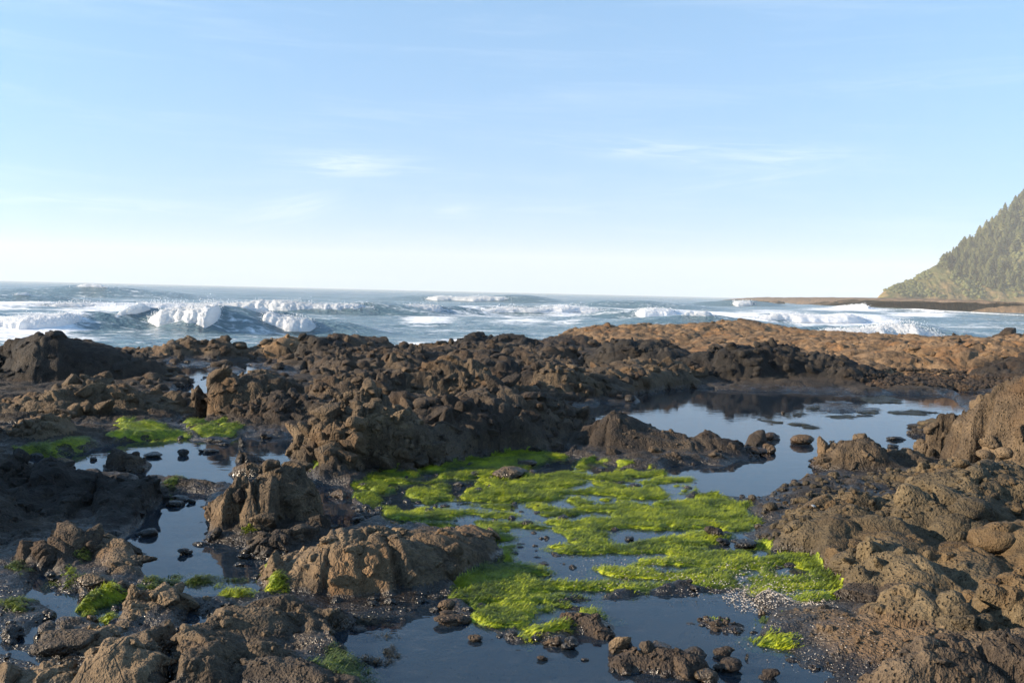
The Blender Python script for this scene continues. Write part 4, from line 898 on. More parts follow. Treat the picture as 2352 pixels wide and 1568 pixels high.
# conifers
t = NT('conifer'); p = t.pos(); oi = t.n('ShaderNodeObjectInfo').outputs['Random']
col = t.ramp(t.math('ADD', t.math('MULTIPLY', t.noise(p, .5, 3, .6), .6), t.math('MULTIPLY', oi, .4)), [(.25, (.040, .050, .020)), (.5, (.080, .090, .034)), (.8, (.140, .138, .052))])
M['conifer'] = t.done(t.bsdf(Base_Color=col, Roughness=.9, Specular_IOR_Level=.15))
t = NT('bark'); M['bark'] = t.done(t.bsdf(Base_Color=t.ramp(t.noise(t.pos(), 3., 3), [(.3, (.04, .03, .022)), (.7, (.10, .075, .055))]), Roughness=.9))
def conifer(seed):
    r = np.random.default_rng(seed); V = []; F = []
    n = 0; lev = 15
    for k in range(lev):
        z = .10 + .90 * (k / lev) ** .92
        rad = (.29 * (1 - z) ** .75 + .015) * r.uniform(.8, 1.15)
        nb = int(r.integers(7, 10)) if z < .8 else 5
        a0 = r.uniform(0, 6.28)
        for b in range(nb):
            a = a0 + b * 6.283 / nb + r.uniform(-.3, .3); l = rad * r.uniform(.6, 1.25)
            d = np.array([math.cos(a), math.sin(a), 0]); s = np.array([-d[1], d[0], 0])
            zt = z + .04; th = r.uniform(.05, .085) * (1.2 - z * .6)
            tip = d * l + np.array([0, 0, z - l * r.uniform(.15, .5)])
            mid = d * l * .55 + np.array([0, 0, z + .005])
            w = l * r.uniform(.30, .5)
            pts = [np.array([0, 0, zt]), mid + s * w, tip, mid - s * w, mid + np.array([0, 0, -th]), mid + np.array([0, 0, th * .5])]
            V += pts
            F += [(n, n + 1, n + 5), (n + 1, n + 2, n + 5), (n + 2, n + 3, n + 5), (n + 3, n, n + 5), (n, n + 4, n + 1), (n + 1, n + 4, n + 2), (n + 2, n + 4, n + 3), (n + 3, n + 4, n)]
            n += 6
    crown = mesh_np('crown', np.array(V), np.array(F), M['conifer'], smooth=False)
    k = 6; a = np.arange(k) * 2 * math.pi / k
    tv = np.concatenate([np.stack([np.cos(a) * rr, np.sin(a) * rr, np.full(k, z)], -1) for rr, z in ((.026, -.12), (.02, .25), (.010, .7), (.003, .99))])
    tf = np.array([(i * k + j, i * k + (j + 1) % k, (i + 1) * k + (j + 1) % k, (i + 1) * k + j) for i in range(3) for j in range(k)])
    return crown, mesh_np('trunk', tv, tf, M['bark'])
CON = [conifer(500 + i) for i in range(7)]
nt_ = 0; tries = 0; placed = []
while nt_ < 290 and tries < 14000:
    tries += 1
    s = rng.integers(0, 330); j = rng.integers(HT // 2 - 3, HT - 8)
    pxv = hp[s]; fr_ = tt_[j]
    pos = hv[s, j]; ax, ay = proj(pos[0:1], pos[1:2], pos[2:3]); ax, ay = float(ax[0]), float(ay[0])
    lo_edge = 2158 + max(0, (ay - 600)) * .55
    dens = 1.0 if ax > lo_edge else 0.
    glade = vn2(np.array([pos[0] / 42.]), np.array([pos[2] / 30. + pos[1] / 300.]), 611)[0]
    if ay > 585 and glade > .52: dens *= .06
    if ay > 668: dens *= .12
    if ax > 2420: dens = 0
    if rng.random() > dens: continue
    hgt = rng.uniform(8, 16) * (1.0 if ay < 640 else .8)
    if any((pos[0] - q[0]) ** 2 + (pos[1] - q[1]) ** 2 < (hgt * .28) ** 2 for q in placed): continue
    placed.append(pos)
    c_, tk = CON[rng.integers(7)]
    e = link('conifer_tree', None, loc=pos - np.array([0, 0, .5]), rot=(0, 0, rng.uniform(0, 6.28)), scl=(hgt * rng.uniform(1.1, 1.9),) * 2 + (hgt,),
             label=('hazy conifer on the skyline of the headland' if fr_ < .12 else 'hazy conifer in the upper forest of the headland slope' if fr_ < .5 else 'hazy conifer on the lower headland slope near the grass'), category='tree', group=('conifers on the headland skyline' if fr_ < .12 else 'conifers in the upper headland forest' if fr_ < .5 else 'conifers on the lower headland slope'))
    link('crown', c_, e); link('trunk', tk, e); nt_ += 1
# low scrub between the trees: nobody could count it
ns = 2600
si = rng.integers(0, 330, ns * 3); ji = rng.integers(HT // 2, HT - 6, ns * 3)
pc = hv[si, ji]; keep = (vn2(pc[:, 0] / 25, pc[:, 1] / 40, 77) + rng.random(len(pc)) * .5 > .72) & (pc[:, 2] > 8)
pc = pc[keep][:ns]; n_ = len(pc); r_ = rng.uniform(.9, 2.6, n_)
jit = 1 + .25 * rng.normal(size=(n_, len(IV1), 1))
sv_ = (IV1[None] * jit * (r_[:, None] * np.array([1.2, 1.2, .9]))[:, None, :] + pc[:, None, :]).reshape(-1, 3)
sf_ = (IF1[None] + (np.arange(n_) * len(IV1))[:, None, None]).reshape(-1, 3)
link('scrub', mesh_np('scrub', sv_, sf_, M['conifer'], smooth=False), kind='stuff', label='low green scrub covering the slopes of the headland')

# ------------------------------------------------------------------ algae
def algae_mat(name, dark, mid, bright):
    t = NT(name); p = t.pos()
    n1 = t.noise(p, 2.6, 4, .6); n2 = t.noise(t.scale(p, (.7, 1.3, 1.)), 26., 4, .7); n3 = t.noise(t.scale(p, (.5, 1.4, 1.)), 110., 2, .6)
    f = t.math('ADD', t.math('ADD', t.math('MULTIPLY', n1, .42), t.math('MULTIPLY', n2, .38)), t.math('MULTIPLY', n3, .20))
    col = t.ramp(f, [(.39, dark), (.50, mid), (.60, bright)])
    nrm = t.bump(t.math('ADD', n2, t.math('MULTIPLY', n3, .6)), .8, .02)
    a = t.bsdf(Base_Color=col, Roughness=.42, Normal=nrm, Specular_IOR_Level=.45)
    tl = t.n('ShaderNodeBsdfTranslucent'); t.st(tl.inputs[0], col)
    m = t.n('ShaderNodeMixShader'); m.inputs[0].default_value = .18; t.st(m.inputs[1], a); t.st(m.inputs[2], tl.outputs[0])
    return t.done(m.outputs[0])
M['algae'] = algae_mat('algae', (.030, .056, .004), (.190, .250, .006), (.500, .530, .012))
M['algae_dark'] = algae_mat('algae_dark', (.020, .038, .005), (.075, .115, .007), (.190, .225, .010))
M['seaweed'] = algae_mat('seaweed', (.008, .009, .005), (.022, .022, .011), (.050, .044, .020))
def strands(pts, nrm_scale, mat, name, parent, off, length):
    n = len(pts); a = rng.normal(1.75, .55, n); L = length * rng.uniform(.5, 1.3, n); w = length * rng.uniform(.09, .17, n)
    d = np.stack([np.sin(a), -np.cos(a) * .6, np.zeros(n)], -1); s = np.stack([-d[:, 1], d[:, 0], np.zeros(n)], -1)
    up = rng.uniform(.3, 1.2, n)
    q0 = pts; q1 = pts + d * (L * .5)[:, None] + np.array([0, 0, 1.]) * (L * up * .55)[:, None]; q2 = pts + d * L[:, None] + np.array([0, 0, 1.]) * (L * up * .25)[:, None]
    v = np.stack([q0 - s * w[:, None] * .5, q0 + s * w[:, None] * .5, q1 + s * w[:, None] * .5, q1 - s * w[:, None] * .5, q2], 1).reshape(-1, 3)
    b = (np.arange(n) * 5)[:, None]
    f = np.concatenate([b + np.array([0, 1, 2]), b + np.array([0, 2, 3]), b + np.array([3, 2, 4])])
    o = link(name, mesh_np(name, v - off, f, mat), parent); o['kind'] = 'stuff'
def algae_patch(pl, holes, label, thick, res, nstr, mat='algae', name='algae_mat', warp=.10, cat='algae', base=None, ragged=.5, slen=.05, hmax=.10, holey=.375):
    lo = pl.min(0) - .25; hi = pl.max(0) + .25
    nx = int((hi[0] - lo[0]) / res) + 2; ny = int((hi[1] - lo[1]) / res) + 2
    X, Y = np.meshgrid(np.linspace(lo[0], hi[0], nx), np.linspace(lo[1], hi[1], ny)); x = X.ravel(); y = Y.ravel()
    wx = x + (fbm2(x / .45, y / .45, 901, 4) - .5) * warp * 2.6; wy = y + (fbm2(x / .45, y / .45, 902, 4) - .5) * warp * 2.6
    sd = -sdf(wx, wy, pl, 2.)
    for hpl in holes: sd = np.minimum(sd, sdf(wx, wy, hpl, 2.))
    rag = fbm2(x / .30, y / .17, 903, 4) - .5; rag2 = fbm2(x / 1.1, y / .8, 905, 3)
    m = sd + rag * ragged * .35
    m = np.minimum(m, (rag + .5 - holey) * .55 + np.minimum(sd, .5) * .12)
    g = h_at(x, y) if base is None else np.full(x.shape, base)
    m = m - sstep(hmax * .5, hmax, g) * .6
    k = sstep(-.02, .10, m)
    c1_, _ = wor2(wx / .21, wy / .14, 911); c2_, _ = wor2(wx / .085 + rag, wy / .055, 912)
    clump = .35 + .65 * rag2 * 1.3
    z = np.maximum(g, -.012) - .02 + k * (.024 + thick * clump * ((1 - c1_ ** 2) * .8 + (1 - c2_) * .45 + (fbm2(x / .03, y / .022, 913, 2) - .5) * .4))
    keep = (m > -.03)
    F = grid_faces(ny, nx); F = F[keep[F].all(1)]
    if len(F) < 6: return None
    v, f, _ = subset(np.stack([x, y, z], -1), F)
    c = v.mean(0); c[2] = 0
    o = link(name, mesh_np(name, v - c, f, M[mat]), loc=c, label=label); o['category'] = cat; o['kind'] = 'stuff'
    if nstr:
        ar = v[f].mean(1); j = rng.integers(0, len(ar), nstr); strands(ar[j] + rng.normal(0, .004, (nstr, 3)) * np.array([1, 1, .2]), 1., M[mat], 'strands', o, c, slen)
    return o
algae_patch(ALGAE_MAIN_P, HOLES_P, 'broad bright green algae mat broken by small pools in the middle', .040, .017, 110000, warp=.09, slen=.042)
PATCH = [
 (c1([(700,1180),(760,1140),(800,1080),(900,1090),(940,1120),(1040,1120),(1200,1150),(1290,1180),(1230,1200),(1000,1210),(850,1200),(700,1220)]), 'green algae bank on the far shore of the left pool', 'algae', .035, .025, 2600),
 (c1([(1210,1090),(1300,1090),(1400,1110),(1540,1090),(1460,1130),(1640,1130),(1560,1180),(1400,1190),(1290,1160),(1240,1130)]), 'bright algae slope below the columnar block', 'algae', .04, .025, 2600),
 (c1([(90,1300),(220,1270),(400,1250),(600,1230),(640,1245),(480,1285),(380,1310),(200,1315)]), 'thin algae strip along the left edge of the left pool', 'algae', .03, .025, 1800),
 (c1([(1600,1075),(1700,1070),(1790,1070),(1740,1090),(1640,1090)]), 'small algae streak in the rocks below the boulder slope', 'algae', .03, .025, 400),
 (c4([(1080,270),(1160,250),(1190,220),(1240,210),(1240,250),(1170,290),(1090,330)]), 'algae tuft on the rock bar above the lower left pool', 'algae_dark', .03, .02, 500),
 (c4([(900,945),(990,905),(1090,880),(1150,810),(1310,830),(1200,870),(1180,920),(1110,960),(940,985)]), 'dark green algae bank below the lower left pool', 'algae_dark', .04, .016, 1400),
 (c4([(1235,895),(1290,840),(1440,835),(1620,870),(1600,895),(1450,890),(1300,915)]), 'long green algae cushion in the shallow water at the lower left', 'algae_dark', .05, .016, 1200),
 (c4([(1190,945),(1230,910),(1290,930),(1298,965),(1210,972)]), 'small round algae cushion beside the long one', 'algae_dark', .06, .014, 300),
 (c4([(1390,940),(1440,912),(1500,940),(1600,960),(1695,980),(1680,1020),(1580,1030),(1460,1000)]), 'yellow-green algae between the lower stones and the tan outcrop', 'algae', .05, .015, 1000),
 (c4([(1750,860),(1800,805),(1845,830),(1830,880),(1860,920),(1925,935),(1925,978),(1810,998),(1760,930)]), 'yellow-green algae climbing the left foot of the tan outcrop', 'algae', .05, .015, 900),
 (c4([(380,900),(420,865),(540,885),(550,920),(470,940),(460,975),(390,965)]), 'bright algae clump near the lower left edge water', 'algae', .05, .014, 500),
 (c4([(285,900),(350,865),(372,930),(300,945)]), 'dark algae clump at the water beside the bright clump', 'algae_dark', .04, .014, 300),
 (c4([(505,1085),(530,1020),(600,985),(760,968),(825,1000),(700,1040),(600,1075)]), 'thick bright algae cushion among the lower left stones', 'algae', .07, .014, 900),
 (c4([(665,1135),(720,1085),(790,1078),(835,1130),(740,1185)]), 'algae-covered stone top in the lower left water', 'algae', .06, .013, 400),
 (c4([(525,1115),(600,1072),(645,1090),(570,1135)]), 'small algae tuft in front of the thick cushion', 'algae', .04, .013, 200),
 (c4([(2010,1567),(2100,1520),(2200,1450),(2250,1380),(2352,1420),(2480,1520),(2490,1640),(2000,1640)]), 'sparse algae on the stony spit at the bottom edge', 'algae_dark', .03, .014, 900),
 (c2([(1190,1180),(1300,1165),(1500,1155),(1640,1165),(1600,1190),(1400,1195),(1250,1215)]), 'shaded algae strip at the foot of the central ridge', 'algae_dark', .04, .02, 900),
 (c4([(440,740),(490,725),(535,790),(500,820),(470,780)]), 'moss patch on the smooth dark boulders', 'algae_dark', .02, .013, 200),
 (c4([(60,855),(110,805),(175,840),(130,875)]), 'moss patch near the lower left edge in shade', 'algae_dark', .02, .014, 200),
 (c4([(60,1060),(160,1040),(285,1080),(200,1115),(60,1150)]), 'algae fringe on the dark rock at the lower left edge', 'algae_dark', .03, .014, 400),
 (c1([(2080,1400),(2150,1378),(2245,1400),(2235,1425),(2150,1440)]), 'little algae patch under the knobby slope', 'algae', .03, .02, 300),
 (c4([(1600,560),(1690,540),(1695,610),(1620,618)]), 'algae tuft at the foot of the cracked block outcrop', 'algae', .03, .016, 150),
 (c6([(115,1140),(200,1120),(310,1145),(290,1168),(130,1168)]), 'bright algae cap on the dark barnacled mound', 'algae', .03, .012, 300),
 (c6([(390,1240),(480,1262),(640,1250),(795,1295),(805,1345),(680,1335),(500,1312)]), 'algae trail along the edge of the reddish ledge', 'algae', .04, .013, 500),
 (c6([(480,1150),(600,1130),(640,1150),(560,1190),(490,1180)]), 'thin algae in the shallow channel by the shell grit', 'algae_dark', .03, .013, 250),
]
for (pl, lb, mt, th, rs, nst) in PATCH: algae_patch(poly(pl), [], lb, th, rs, nst, mt, warp=.05, ragged=.4, hmax=.22)
WEED = [
 (c3([(540,1050),(600,1035),(690,1040),(600,1060),(700,1072),(830,1080),(960,1100),(1005,1118),(900,1112),(760,1090),(640,1078)]), 'long strip of dark seaweed floating in the large pool'),
 (c3([(970,1035),(1080,1030),(1200,1015),(1290,990),(1400,990),(1380,1025),(1250,1040),(1100,1048)]), 'dark seaweed raft beyond the long strip in the large pool'),
 (c3([(730,1030),(850,1010),(900,1015),(870,1045),(760,1045)]), 'small seaweed raft left of the larger raft'),
 (c3([(1420,1005),(1600,990),(1800,1010),(1700,1025),(1500,1020)]), 'olive seaweed streaks at the right end of the large pool'),
 (c5([(0,1180),(100,1150),(330,1130),(345,1200),(330,1260),(160,1250),(220,1200),(80,1170)]), 'dark seaweed washed against the toe of the tan outcrop'),
 (c5([(270,1340),(330,1330),(350,1390),(290,1400)]), 'small dark seaweed clump in the front pool'),
 (c5([(130,1420),(300,1420),(310,1455),(180,1460)]), 'ragged seaweed strand near the bottom of the front pool'),
 (c3([(890,970),(980,965),(1000,985),(900,988)]), 'small seaweed islet in the middle of the large pool'),
 (c3([(1230,905),(1400,890),(1560,930),(1500,950),(1300,945)]), 'brown weed-covered stones awash in the large pool'),
]
for (pl, lb) in WEED: algae_patch(poly(pl), [], lb, .02, .02, 300, 'seaweed', 'seaweed', warp=.06, cat='seaweed', base=.0, ragged=.5)

# ------------------------------------------------------------------ loose stones
def stone(box, label, st='pillow', mat='basalt', k=None, dep=.8, name='loose_rock', group=None, sink=.36, rz=None):
    x0, x1, yt, yb = box; cx = (x0 + x1) / 2
    g = G(cx, yb); Y = g[1]; w = (x1 - x0) / FP * Y; hgt = max((yb - yt) / FP * Y, w * .22)
    cyy = Y + w * dep * .42; X = g[0] * cyy / Y
    zb = max(0., float(h_at(np.array([X]), np.array([cyy]))[0])) if mat != 'float' else 0.
    if zb > .10: zb = zb - .02
    kk = int(rng.integers(9)) if k is None else k
    o = link(name, rock_mesh(st, kk, mat), loc=(X, cyy, zb * .8 + hgt * .32), rot=(0, 0, rng.uniform(0, 6.28) if rz is None else rz), scl=(w * .55, w * .55 * (dep if rz is not None else 1), hgt * .72), label=label, category='rock')
    if group: o['group'] = group
    return o
def b1(a, b, c, d): return (a * .3418, b * .3418, 603 + c * .3418, 603 + d * .3418)
def b3(a, b, c, d): return (1548 + a * .3418, 1548 + b * .3418, 603 + c * .3418, 603 + d * .3418)
def b4(a, b, c, d): return (a * .3418, b * .3418, 1032.5 + c * .3418, 1032.5 + d * .3418)
def b5(a, b, c, d): return (775 + a * .3418, 775 + b * .3418, 1032.5 + c * .3418, 1032.5 + d * .3418)
def b6(a, b, c, d): return (1548 + a * .3418, 1548 + b * .3418, 1032.5 + c * .3418, 1032.5 + d * .3418)
# two unseen big boulders added beyond the left edge to shade the black slope
for (bx_, by_, bw, bh, kk_, lb_) in ((-7.4, 8.2, 1.5, 1.7, 2, 'unseen dark boulder added just beyond the left edge to shade the near slope'), (-8.3, 11.0, 1.7, 1.6, 5, 'unseen dark boulder added beyond the left edge for shade farther back')):
    link('boulder', rock_mesh('block', kk_, 'basalt_dark'), loc=(bx_, by_, bh * .3), rot=(0, 0, kk_), scl=(bw, bw * 1.1, bh), label=lb_, category='rock')
STONES = [
 (b3(405,480,1195,1255), 'small black rock at the left of the island cluster in the large pool', 'pillow', 'basalt_dark'),
 (b3(470,610,1160,1255), 'tallest dark rock of the island cluster in the large pool', 'block', 'basalt'),
 (b3(555,705,1140,1192), 'flat brown rock at the back of the island cluster', 'pillow', 'basalt'),
 (b3(438,612,1245,1300), 'low wide rock at the front of the island cluster', 'pillow', 'basalt'),
 (b3(600,702,1218,1282), 'pale-topped round rock at the right of the island cluster', 'pillow', 'basalt_brown'),
 (b3(775,940,1162,1222), 'single knobbly brown rock alone in the large pool', 'porous', 'basalt_brown'),
 (b3(1035,1080,1196,1215), 'tiny dark stone right of the single knobbly rock', 'pillow', 'basalt_dark'),
 (b3(1435,1520,1220,1242), 'small flat dark stone near the two-humped boulder', 'pillow', 'basalt_dark'),
 (b3(1440,1570,1170,1196), 'low dark stone behind the small flat one', 'porous', 'basalt_dark'),
 (b3(905,978,1335,1356), 'little reddish stone off the near shore of the large pool', 'pillow', 'basalt_dark'),
 (b3(945,1060,1268,1325), 'rock spur left of the two-humped boulder', 'porous', 'basalt_brown'),
 (b3(1690,1740,1058,1100), 'dark round stone at the tip of the stone pile', 'pillow', 'basalt_dark'),
 (b3(1740,1800,1048,1095), 'second dark round stone of the stone pile tip', 'pillow', 'basalt_dark'),
 (b3(1565,1690,1078,1112), 'low dark rock stretching from the stone pile into the pool', 'porous', 'basalt'),
 (b3(1600,1690,1108,1145), 'mossy low rock in front of the stone pile', 'pillow', 'basalt_olive'),
 (b3(1690,1880,1065,1140), 'broad mossy rock of the stone pile', 'block', 'basalt_olive'),
 (b3(350,425,1258,1310), 'small rock at the right tip of the saddle-shaped rock', 'pillow', 'basalt'),
 (b3(240,365,1300,1345), 'low rock in the water below the saddle-shaped rock', 'porous', 'basalt'),
 (b3(0,50,1318,1356), 'dark rock at the waterline below the saddle', 'pillow', 'basalt'),
 (b3(720,750,992,1015), 'tiny stone among the seaweed of the large pool', 'pillow', 'basalt'),
 (b5(1058,1295,122,195), 'domed grey boulder ringed with algae on the mat', 'pillow', 'basalt_brown'),
 (b5(1012,1052,178,203), 'small stone beside the domed boulder', 'pillow', 'basalt_brown'),
 (b5(1215,1310,65,115), 'little brown rock with algae at its foot behind the domed boulder', 'block', 'basalt_brown'),
 (b5(1810,1900,35,80), 'dark rock at the far edge of the algae mat', 'block', 'basalt'),
 (b5(2080,2170,10,60), 'brown rock where the algae meets the large pool', 'block', 'basalt_brown'),
 (b5(2210,2310,55,95), 'flat rock at the pool corner by the algae', 'pillow', 'basalt'),
 (b5(1820,1950,1262,1368), 'pale wet pointed stone with a rusty mark in the front water', 'block', 'basalt_tan'),
 (b5(1930,1985,1300,1362), 'black stone tucked behind the pale pointed stone', 'block', 'basalt_dark'),
 (b5(2060,2250,1325,1400), 'pale cracked stone on the low barnacled rocks', 'block', 'basalt_brown'),
 (b5(2020,2140,1375,1460), 'dark round stone before the pale cracked stone', 'porous', 'basalt'),
 (b5(1490,1620,1270,1342), 'knobby black stone in the front water below the algae tip', 'porous', 'basalt_dark'),
 (b5(1380,1500,1275,1325), 'low dark stone left of the knobby black one', 'porous', 'rock_mussel'),
 (b5(875,975,1252,1290), 'small dark stone in the front pool left of the algae tip', 'porous', 'rock_mussel'),
 (b5(1330,1415,1388,1415), 'flat dark stone in the middle of the front pool', 'pillow', 'rock_mussel'),
 (b5(1630,1690,1400,1420), 'small stone barely above the front pool', 'pillow', 'rock_mussel'),
 (b5(670,795,1020,1085), 'dark algae-topped stone at the left corner of the mat', 'porous', 'rock_mussel'),
 (b5(670,800,1092,1130), 'dark low stone under the left corner of the mat', 'porous', 'rock_mussel'),
 (b5(660,900,1132,1178), 'long dark stone in the water beside the mat', 'porous', 'rock_mussel'),
 (b5(1930,2010,578,612), 'small dark stone in the round pool of the mat', 'pillow', 'basalt_dark'),
 (b5(100,190,442,498), 'dark wedge stone in the water left of the mat', 'block', 'basalt_dark'),
 (b5(0,62,268,325), 'brown stone in the pool left of the mat', 'block', 'basalt_brown'),
 (b5(0,40,500,560), 'grey angular stone by the channel between the pools', 'block', 'basalt'),
 (b6(220,350,520,600), 'dark hump of rock in the algae at the right', 'porous', 'basalt'),
 (b6(290,380,585,645), 'low dark rock at the edge of a little pool in the algae', 'porous', 'basalt_dark'),
 (b6(400,560,615,665), 'flat dark rock dividing the small pools in the algae', 'porous', 'basalt_dark'),
 (b6(565,618,1070,1112), 'pale smooth pebble on the shell grit', 'pillow', 'basalt_tan'),
 (b6(130,330,1495,1580), 'brown knobbly stone on the bottom edge', 'porous', 'basalt_brown'),
 (b6(20,220,1340,1450), 'dark cracked stone on the right of the bottom rocks', 'block', 'basalt'),
 (b6(225,400,1325,1400), 'weedy low stone in the lower right shallows', 'porous', 'rock_mussel'),
 (b6(265,460,1415,1500), 'algae-specked low stone nearer the bottom edge', 'porous', 'rock_mussel'),
 (b6(555,720,1465,1540), 'stone beside the ledge at the bottom edge', 'porous', 'rock_mussel'),
 (b6(50,125,895,930), 'small wet stone at the edge of the lower algae', 'pillow', 'basalt_dark'),
 (b6(475,505,1372,1408), 'tiny reddish stone in the lower right shallows', 'pillow', 'basalt_dark'),
 (b4(1190,1282,664,708), 'small black stone alone in the lower left pool', 'pillow', 'basalt_dark'),
 (b4(935,1072,524,590), 'oval black stone near the left shore of the lower left pool', 'pillow', 'basalt_dark'),
 (b4(1112,1250,338,386), 'low black stone at the far end of the lower left pool', 'pillow', 'basalt_dark'),
 (b4(1155,1290,308,342), 'flat black stone behind the low black one', 'pillow', 'basalt_dark'),
 (b4(1250,1330,325,362), 'small weed-covered stone right of the low black one', 'porous', 'basalt_dark'),
 (b4(2250,2332,264,322), 'small brown stone in the channel right of the pointed outcrop', 'block', 'basalt_brown'),
 (b4(2205,2245,284,304), 'tiny stone beside the small brown one in the channel', 'pillow', 'basalt_dark'),
 (b4(1560,1650,760,785), 'low dark stones awash at the right of the lower left pool', 'porous', 'basalt_dark'),
 (b4(1590,1690,695,735), 'dark stone at the foot of the block jumble in the pool', 'porous', 'basalt_dark'),
 (b4(1400,1490,548,618), 'dark stone with a green cap at the left foot of the cracked block', 'pillow', 'basalt_dark'),
 (b4(2075,2230,490,610), 'grey angular boulder between the cracked block and the tan outcrop', 'block', 'basalt'),
 (b4(2215,2290,498,560), 'grey stone right of the angular boulder', 'block', 'basalt'),
 (b4(1935,2110,560,680), 'dark blocky boulder below the angular grey one', 'block', 'basalt'),
 (b4(1530,1650,475,570), 'dark boulder leaning on the front of the cracked block', 'block', 'basalt'),
 (b4(1350,1430,1020,1060), 'pale pebble on the stony bar in the lower left', 'pillow', 'basalt_tan'),
 (b4(1190,1280,1018,1060), 'small tan stone beside the knobbed rock', 'pillow', 'basalt_tan'),
 (b4(590,665,1135,1195), 'wet pale stone in the lower left water', 'block', 'basalt_tan'),
 (b4(860,950,975,1105), 'glossy wet pointed stone left of the knobbed rock', 'block', 'basalt_tan'),
 (b4(525,760,880,960), 'brown rounded stone among the lower left algae', 'block', 'basalt_brown'),
 (b4(500,640,950,1030), 'smaller brown stone below the rounded one', 'pillow', 'basalt_brown'),
 (b4(770,900,900,990), 'dark stone in the water between the lower algae cushions', 'pillow', 'basalt'),
 (b4(1360,1420,1215,1235), 'small stone in the narrow channel at the bottom left', 'pillow', 'basalt'),
 (b4(1255,1325,1240,1290), 'little dark stone at the side of the narrow channel', 'pillow', 'basalt'),
 (b4(0,155,1180,1280), 'dark and white streaked rock at the left edge', 'block', 'basalt_dark'),
 (b4(1210,1400,1345,1490), 'smooth brown boulder at the left flank of the bottom mound', 'block', 'basalt_brown'),
 (b4(1745,1830,1130,1240), 'small pale stone on top of the bottom mound', 'porous', 'basalt_tan'),
 (b4(300,400,820,890), 'dark stone by the water under the smooth dark boulders', 'pillow', 'basalt_dark'),
 (b4(300,640,1270,1420), 'dark cracked boulder in front of the smooth domed one', 'block', 'basalt'),
 (b4(575,680,1470,1570), 'pale rounded stone leaning on the big cracked boulder', 'block', 'basalt_tan'),
 (b1(1195,1268,1255,1298), 'small dark stone in the middle of the left pool', 'porous', 'basalt_dark'),
 (b1(1360,1475,1258,1280), 'row of low stones in the left pool', 'porous', 'basalt_dark'),
 (b1(1330,1370,1255,1275), 'tiny stone left of the row of low stones', 'pillow', 'basalt_dark'),
 (b1(1455,1535,1210,1230), 'flat stone near the far shore of the left pool', 'pillow', 'basalt_dark'),
 (b1(1590,1660,1175,1240), 'dark stone at the far right of the left pool', 'porous', 'basalt_dark'),
 (b1(1720,1830,1145,1185), 'dark low rock at the far right shore of the left pool', 'porous', 'basalt'),
 (b1(1960,2010,1180,1200), 'tiny stone by the knobby slope in the left pool', 'pillow', 'basalt_dark'),
 (b1(600,650,1300,1330), 'little stone left of the island rock in the left pool', 'pillow', 'basalt_dark'),
 (b1(960,1100,1280,1310), 'low rocky tail of the island rock', 'porous', 'basalt_dark'),
 (b1(360,490,1315,1385), 'pale round knob on the crest of the shaded slope', 'block', 'basalt_tan'),
 (b1(1885,1965,595,650), 'round brown rock in the far shallow pool', 'porous', 'basalt_brown'),
 (b1(1470,1530,500,530), 'small square stone on the left skyline', 'block', 'basalt_brown'),
 (b1(1530,1660,585,640), 'brown lumpy rock in the far shallow pool', 'porous', 'basalt_brown'),
 (b1(1745,1850,585,640), 'second brown rock in the far shallow pool', 'porous', 'basalt_brown'),
 (b1(1150,1190,645,665), 'dark stone at the left of the far shallow pool', 'pillow', 'basalt_dark'),
]
for (bx, lb, st, mt) in STONES: stone(bx, lb, st, mt)
# countless small stones breaking the water near the shores, one mass
def small_stones(n, label, xr, yr, smin, smax, mat, name='small_stones', cond=None):
    px = rng.uniform(*xr, n * 6); py = rng.uniform(*yr, n * 6); g = G(px, py)
    hz = h_at(g[:, 0], g[:, 1])
    ok = cond(hz, g[:, 0], g[:, 1]) if cond else (hz > -.06) & (hz < .03)
    g = g[ok][:n]; hz = hz[ok][:n]; m = len(g); iv, jf = ico(2)
    s = smin * (smax / smin) ** (rng.random(m) ** 2.2) * np.clip(g[:, 1] / 9., .7, 2.4)
    v = iv[None] * (1 + .22 * rng.normal(size=(m, 1, 3))) * (1 + .10 * (vn3(iv[None, :, 0] * 2.2 + np.arange(m)[:, None] * 3.7, iv[None, :, 1] * 2.2 + 0 * np.arange(m)[:, None], iv[None, :, 2] * 2.2 + 0 * np.arange(m)[:, None], 5) - .5) * 4)[..., None]
    v = v * (s[:, None] * np.array([.6, .6, .42]))[:, None, :] + np.stack([g[:, 0], g[:, 1], np.maximum(hz, -.01) + s * .06], -1)[:, None, :]
    f = (jf[None] + (np.arange(m) * len(iv))[:, None, None]).reshape(-1, 3)
    return link(name, mesh_np(name, v.reshape(-1, 3), f, M[mat]), kind='stuff', label=label)
small_stones(420, 'small dark stones scattered along the pool shores', (0, 1200), (960, 1540), .03, .11, 'basalt_dark')
small_stones(300, 'small brown stones along the right hand shores', (1200, 2352), (960, 1540), .025, .09, 'basalt')
small_stones(500, 'rubble of dark stones in the middle distance', (300, 1500), (800, 940), .06, .14, 'basalt', cond=lambda h, x, y: (h > .03) & (h < .35))
small_stones(500, 'rubble of small stones on the olive slope', (1700, 2352), (1100, 1260), .03, .10, 'basalt_olive', cond=lambda h, x, y: h > .02)
# mussels and barnacles on the foot of the orange wall
small_stones(1500, 'black mussels with pale barnacles on the foot of the orange wall', (1990, 2352), (850, 900), .03, .055, 'rock_mussel', name='mussels', cond=lambda h, x, y: (h > .02) & (h < .30))
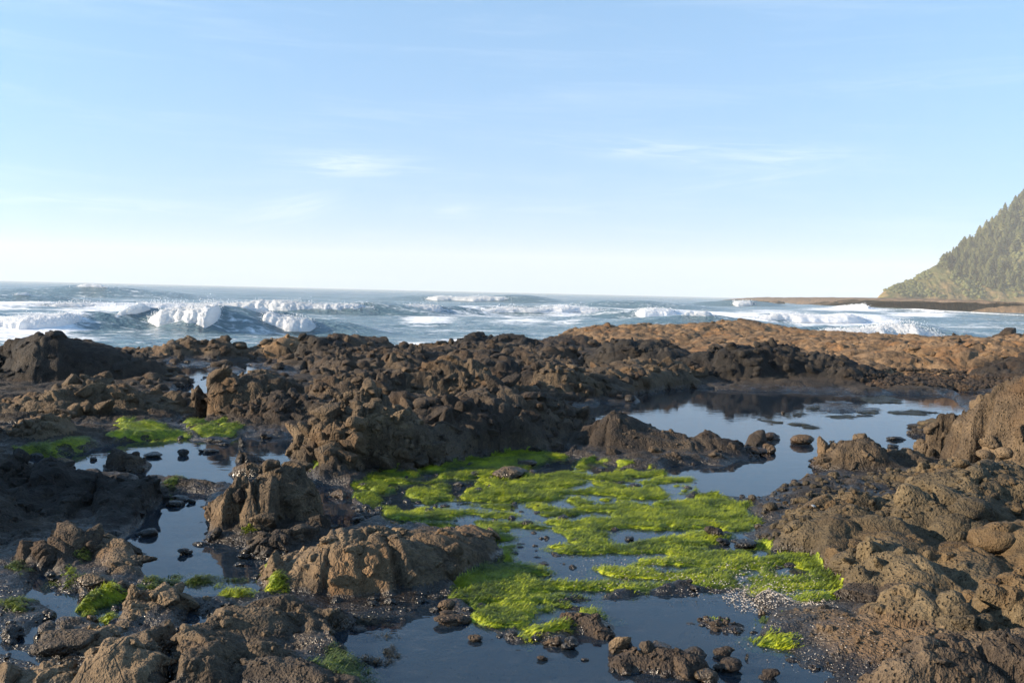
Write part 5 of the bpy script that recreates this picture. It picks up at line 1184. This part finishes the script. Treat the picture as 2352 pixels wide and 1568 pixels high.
# shell grit
t = NT('shell'); M['shell'] = t.done(t.bsdf(Base_Color=t.ramp(t.noise(t.pos(), 60., 2), [(.35, (.16, .12, .085)), (.5, (.36, .31, .25)), (.7, (.58, .54, .48))]), Roughness=.5))
def grit(n, pl, label, smin, smax, lift=.006):
    lo = pl.min(0); hi = pl.max(0); q = rng.uniform(lo, hi, (n * 3, 2)); q = q[sdf(q[:, 0], q[:, 1], pl, .5) < rng.uniform(-.25, .12, len(q))][:n]; m = len(q)
    iv, jf = ico(1); s = rng.uniform(smin, smax, m)
    v = iv[None] * (1 + .35 * rng.normal(size=(m, 1, 3))) * (s[:, None] * np.array([1, 1, .5]))[:, None, :]
    v = v + np.stack([q[:, 0], q[:, 1], np.maximum(h_at(q[:, 0], q[:, 1]), 0) + lift], -1)[:, None, :]
    link('shell_grit', mesh_np('shell_grit', v.reshape(-1, 3), (jf[None] + (np.arange(m) * len(iv))[:, None, None]).reshape(-1, 3), M['shell'], smooth=False), kind='stuff', label=label)
grit(1300, SHELLS, 'white crushed shell grit at the edge of the algae', .002, .0065, .008)
grit(500, poly(c6([(0,880),(500,760),(1000,900),(900,1060),(400,1050),(0,1000)])), 'white shell bits caught in the lower right algae', .002, .006, .04)
grit(160, poly(c6([(380,1250),(900,1150),(1300,1330),(1500,1480),(1100,1560),(700,1450)])), 'pale shell specks on the reddish ledge', .002, .0055, .006)
grit(300, poly(c5([(1500,760),(2350,700),(2350,1000),(1700,1000)])), 'shell specks among the lower algae', .002, .005, .04)
# one big white shell
def shell_mesh():
    n, m = 24, 10; V = []
    for i in range(n):
        a = -1.25 + 2.5 * i / (n - 1)
        for j in range(m):
            r_ = j / (m - 1); rib = 1 + .05 * math.cos(i * 2.1) * r_
            V.append((math.sin(a) * r_ * rib, math.cos(a) * r_ * rib * .75, .30 * math.sin(r_ * 2.6) * math.cos(a * .7)))
    V = np.array(V); F = grid_faces(n, m); T = V.copy(); T[:, 2] -= .05
    return mesh_np('shell', np.concatenate([V, T]), np.concatenate([F, F[:, ::-1] + len(V)]), M['shell'])
g = G(1872, 1204, .12)
link('shell', shell_mesh(), loc=(g[0], g[1], float(h_at(g[:1], g[1:])[0]) + .035), rot=(.3, .1, 1.2), scl=(.075, .06, .05), label='white broken shell lying on the dark rock right of the algae', category='shell')

# ------------------------------------------------------------------ haze
hb = bpy.data.meshes.new('haze'); bm = bmesh.new(); bmesh.ops.create_cube(bm, size=1.0)
for v in bm.verts: v.co = Vector((v.co.x * 9000, 3140 + v.co.y * 6940, -9 + (v.co.z + .5) * 245))
bm.to_mesh(hb); bm.free()
t = NT('haze'); pv = t.n('ShaderNodeVolumePrincipled'); pv.inputs['Color'].default_value = (1., .945, .86, 1); pv.inputs['Density'].default_value = .00017; pv.inputs['Anisotropy'].default_value = 0.0
t.st(t.out.inputs['Volume'], pv.outputs[0])
hb.materials.append(t.m)
link('haze', hb, kind='stuff', label='pale sea haze in the air')
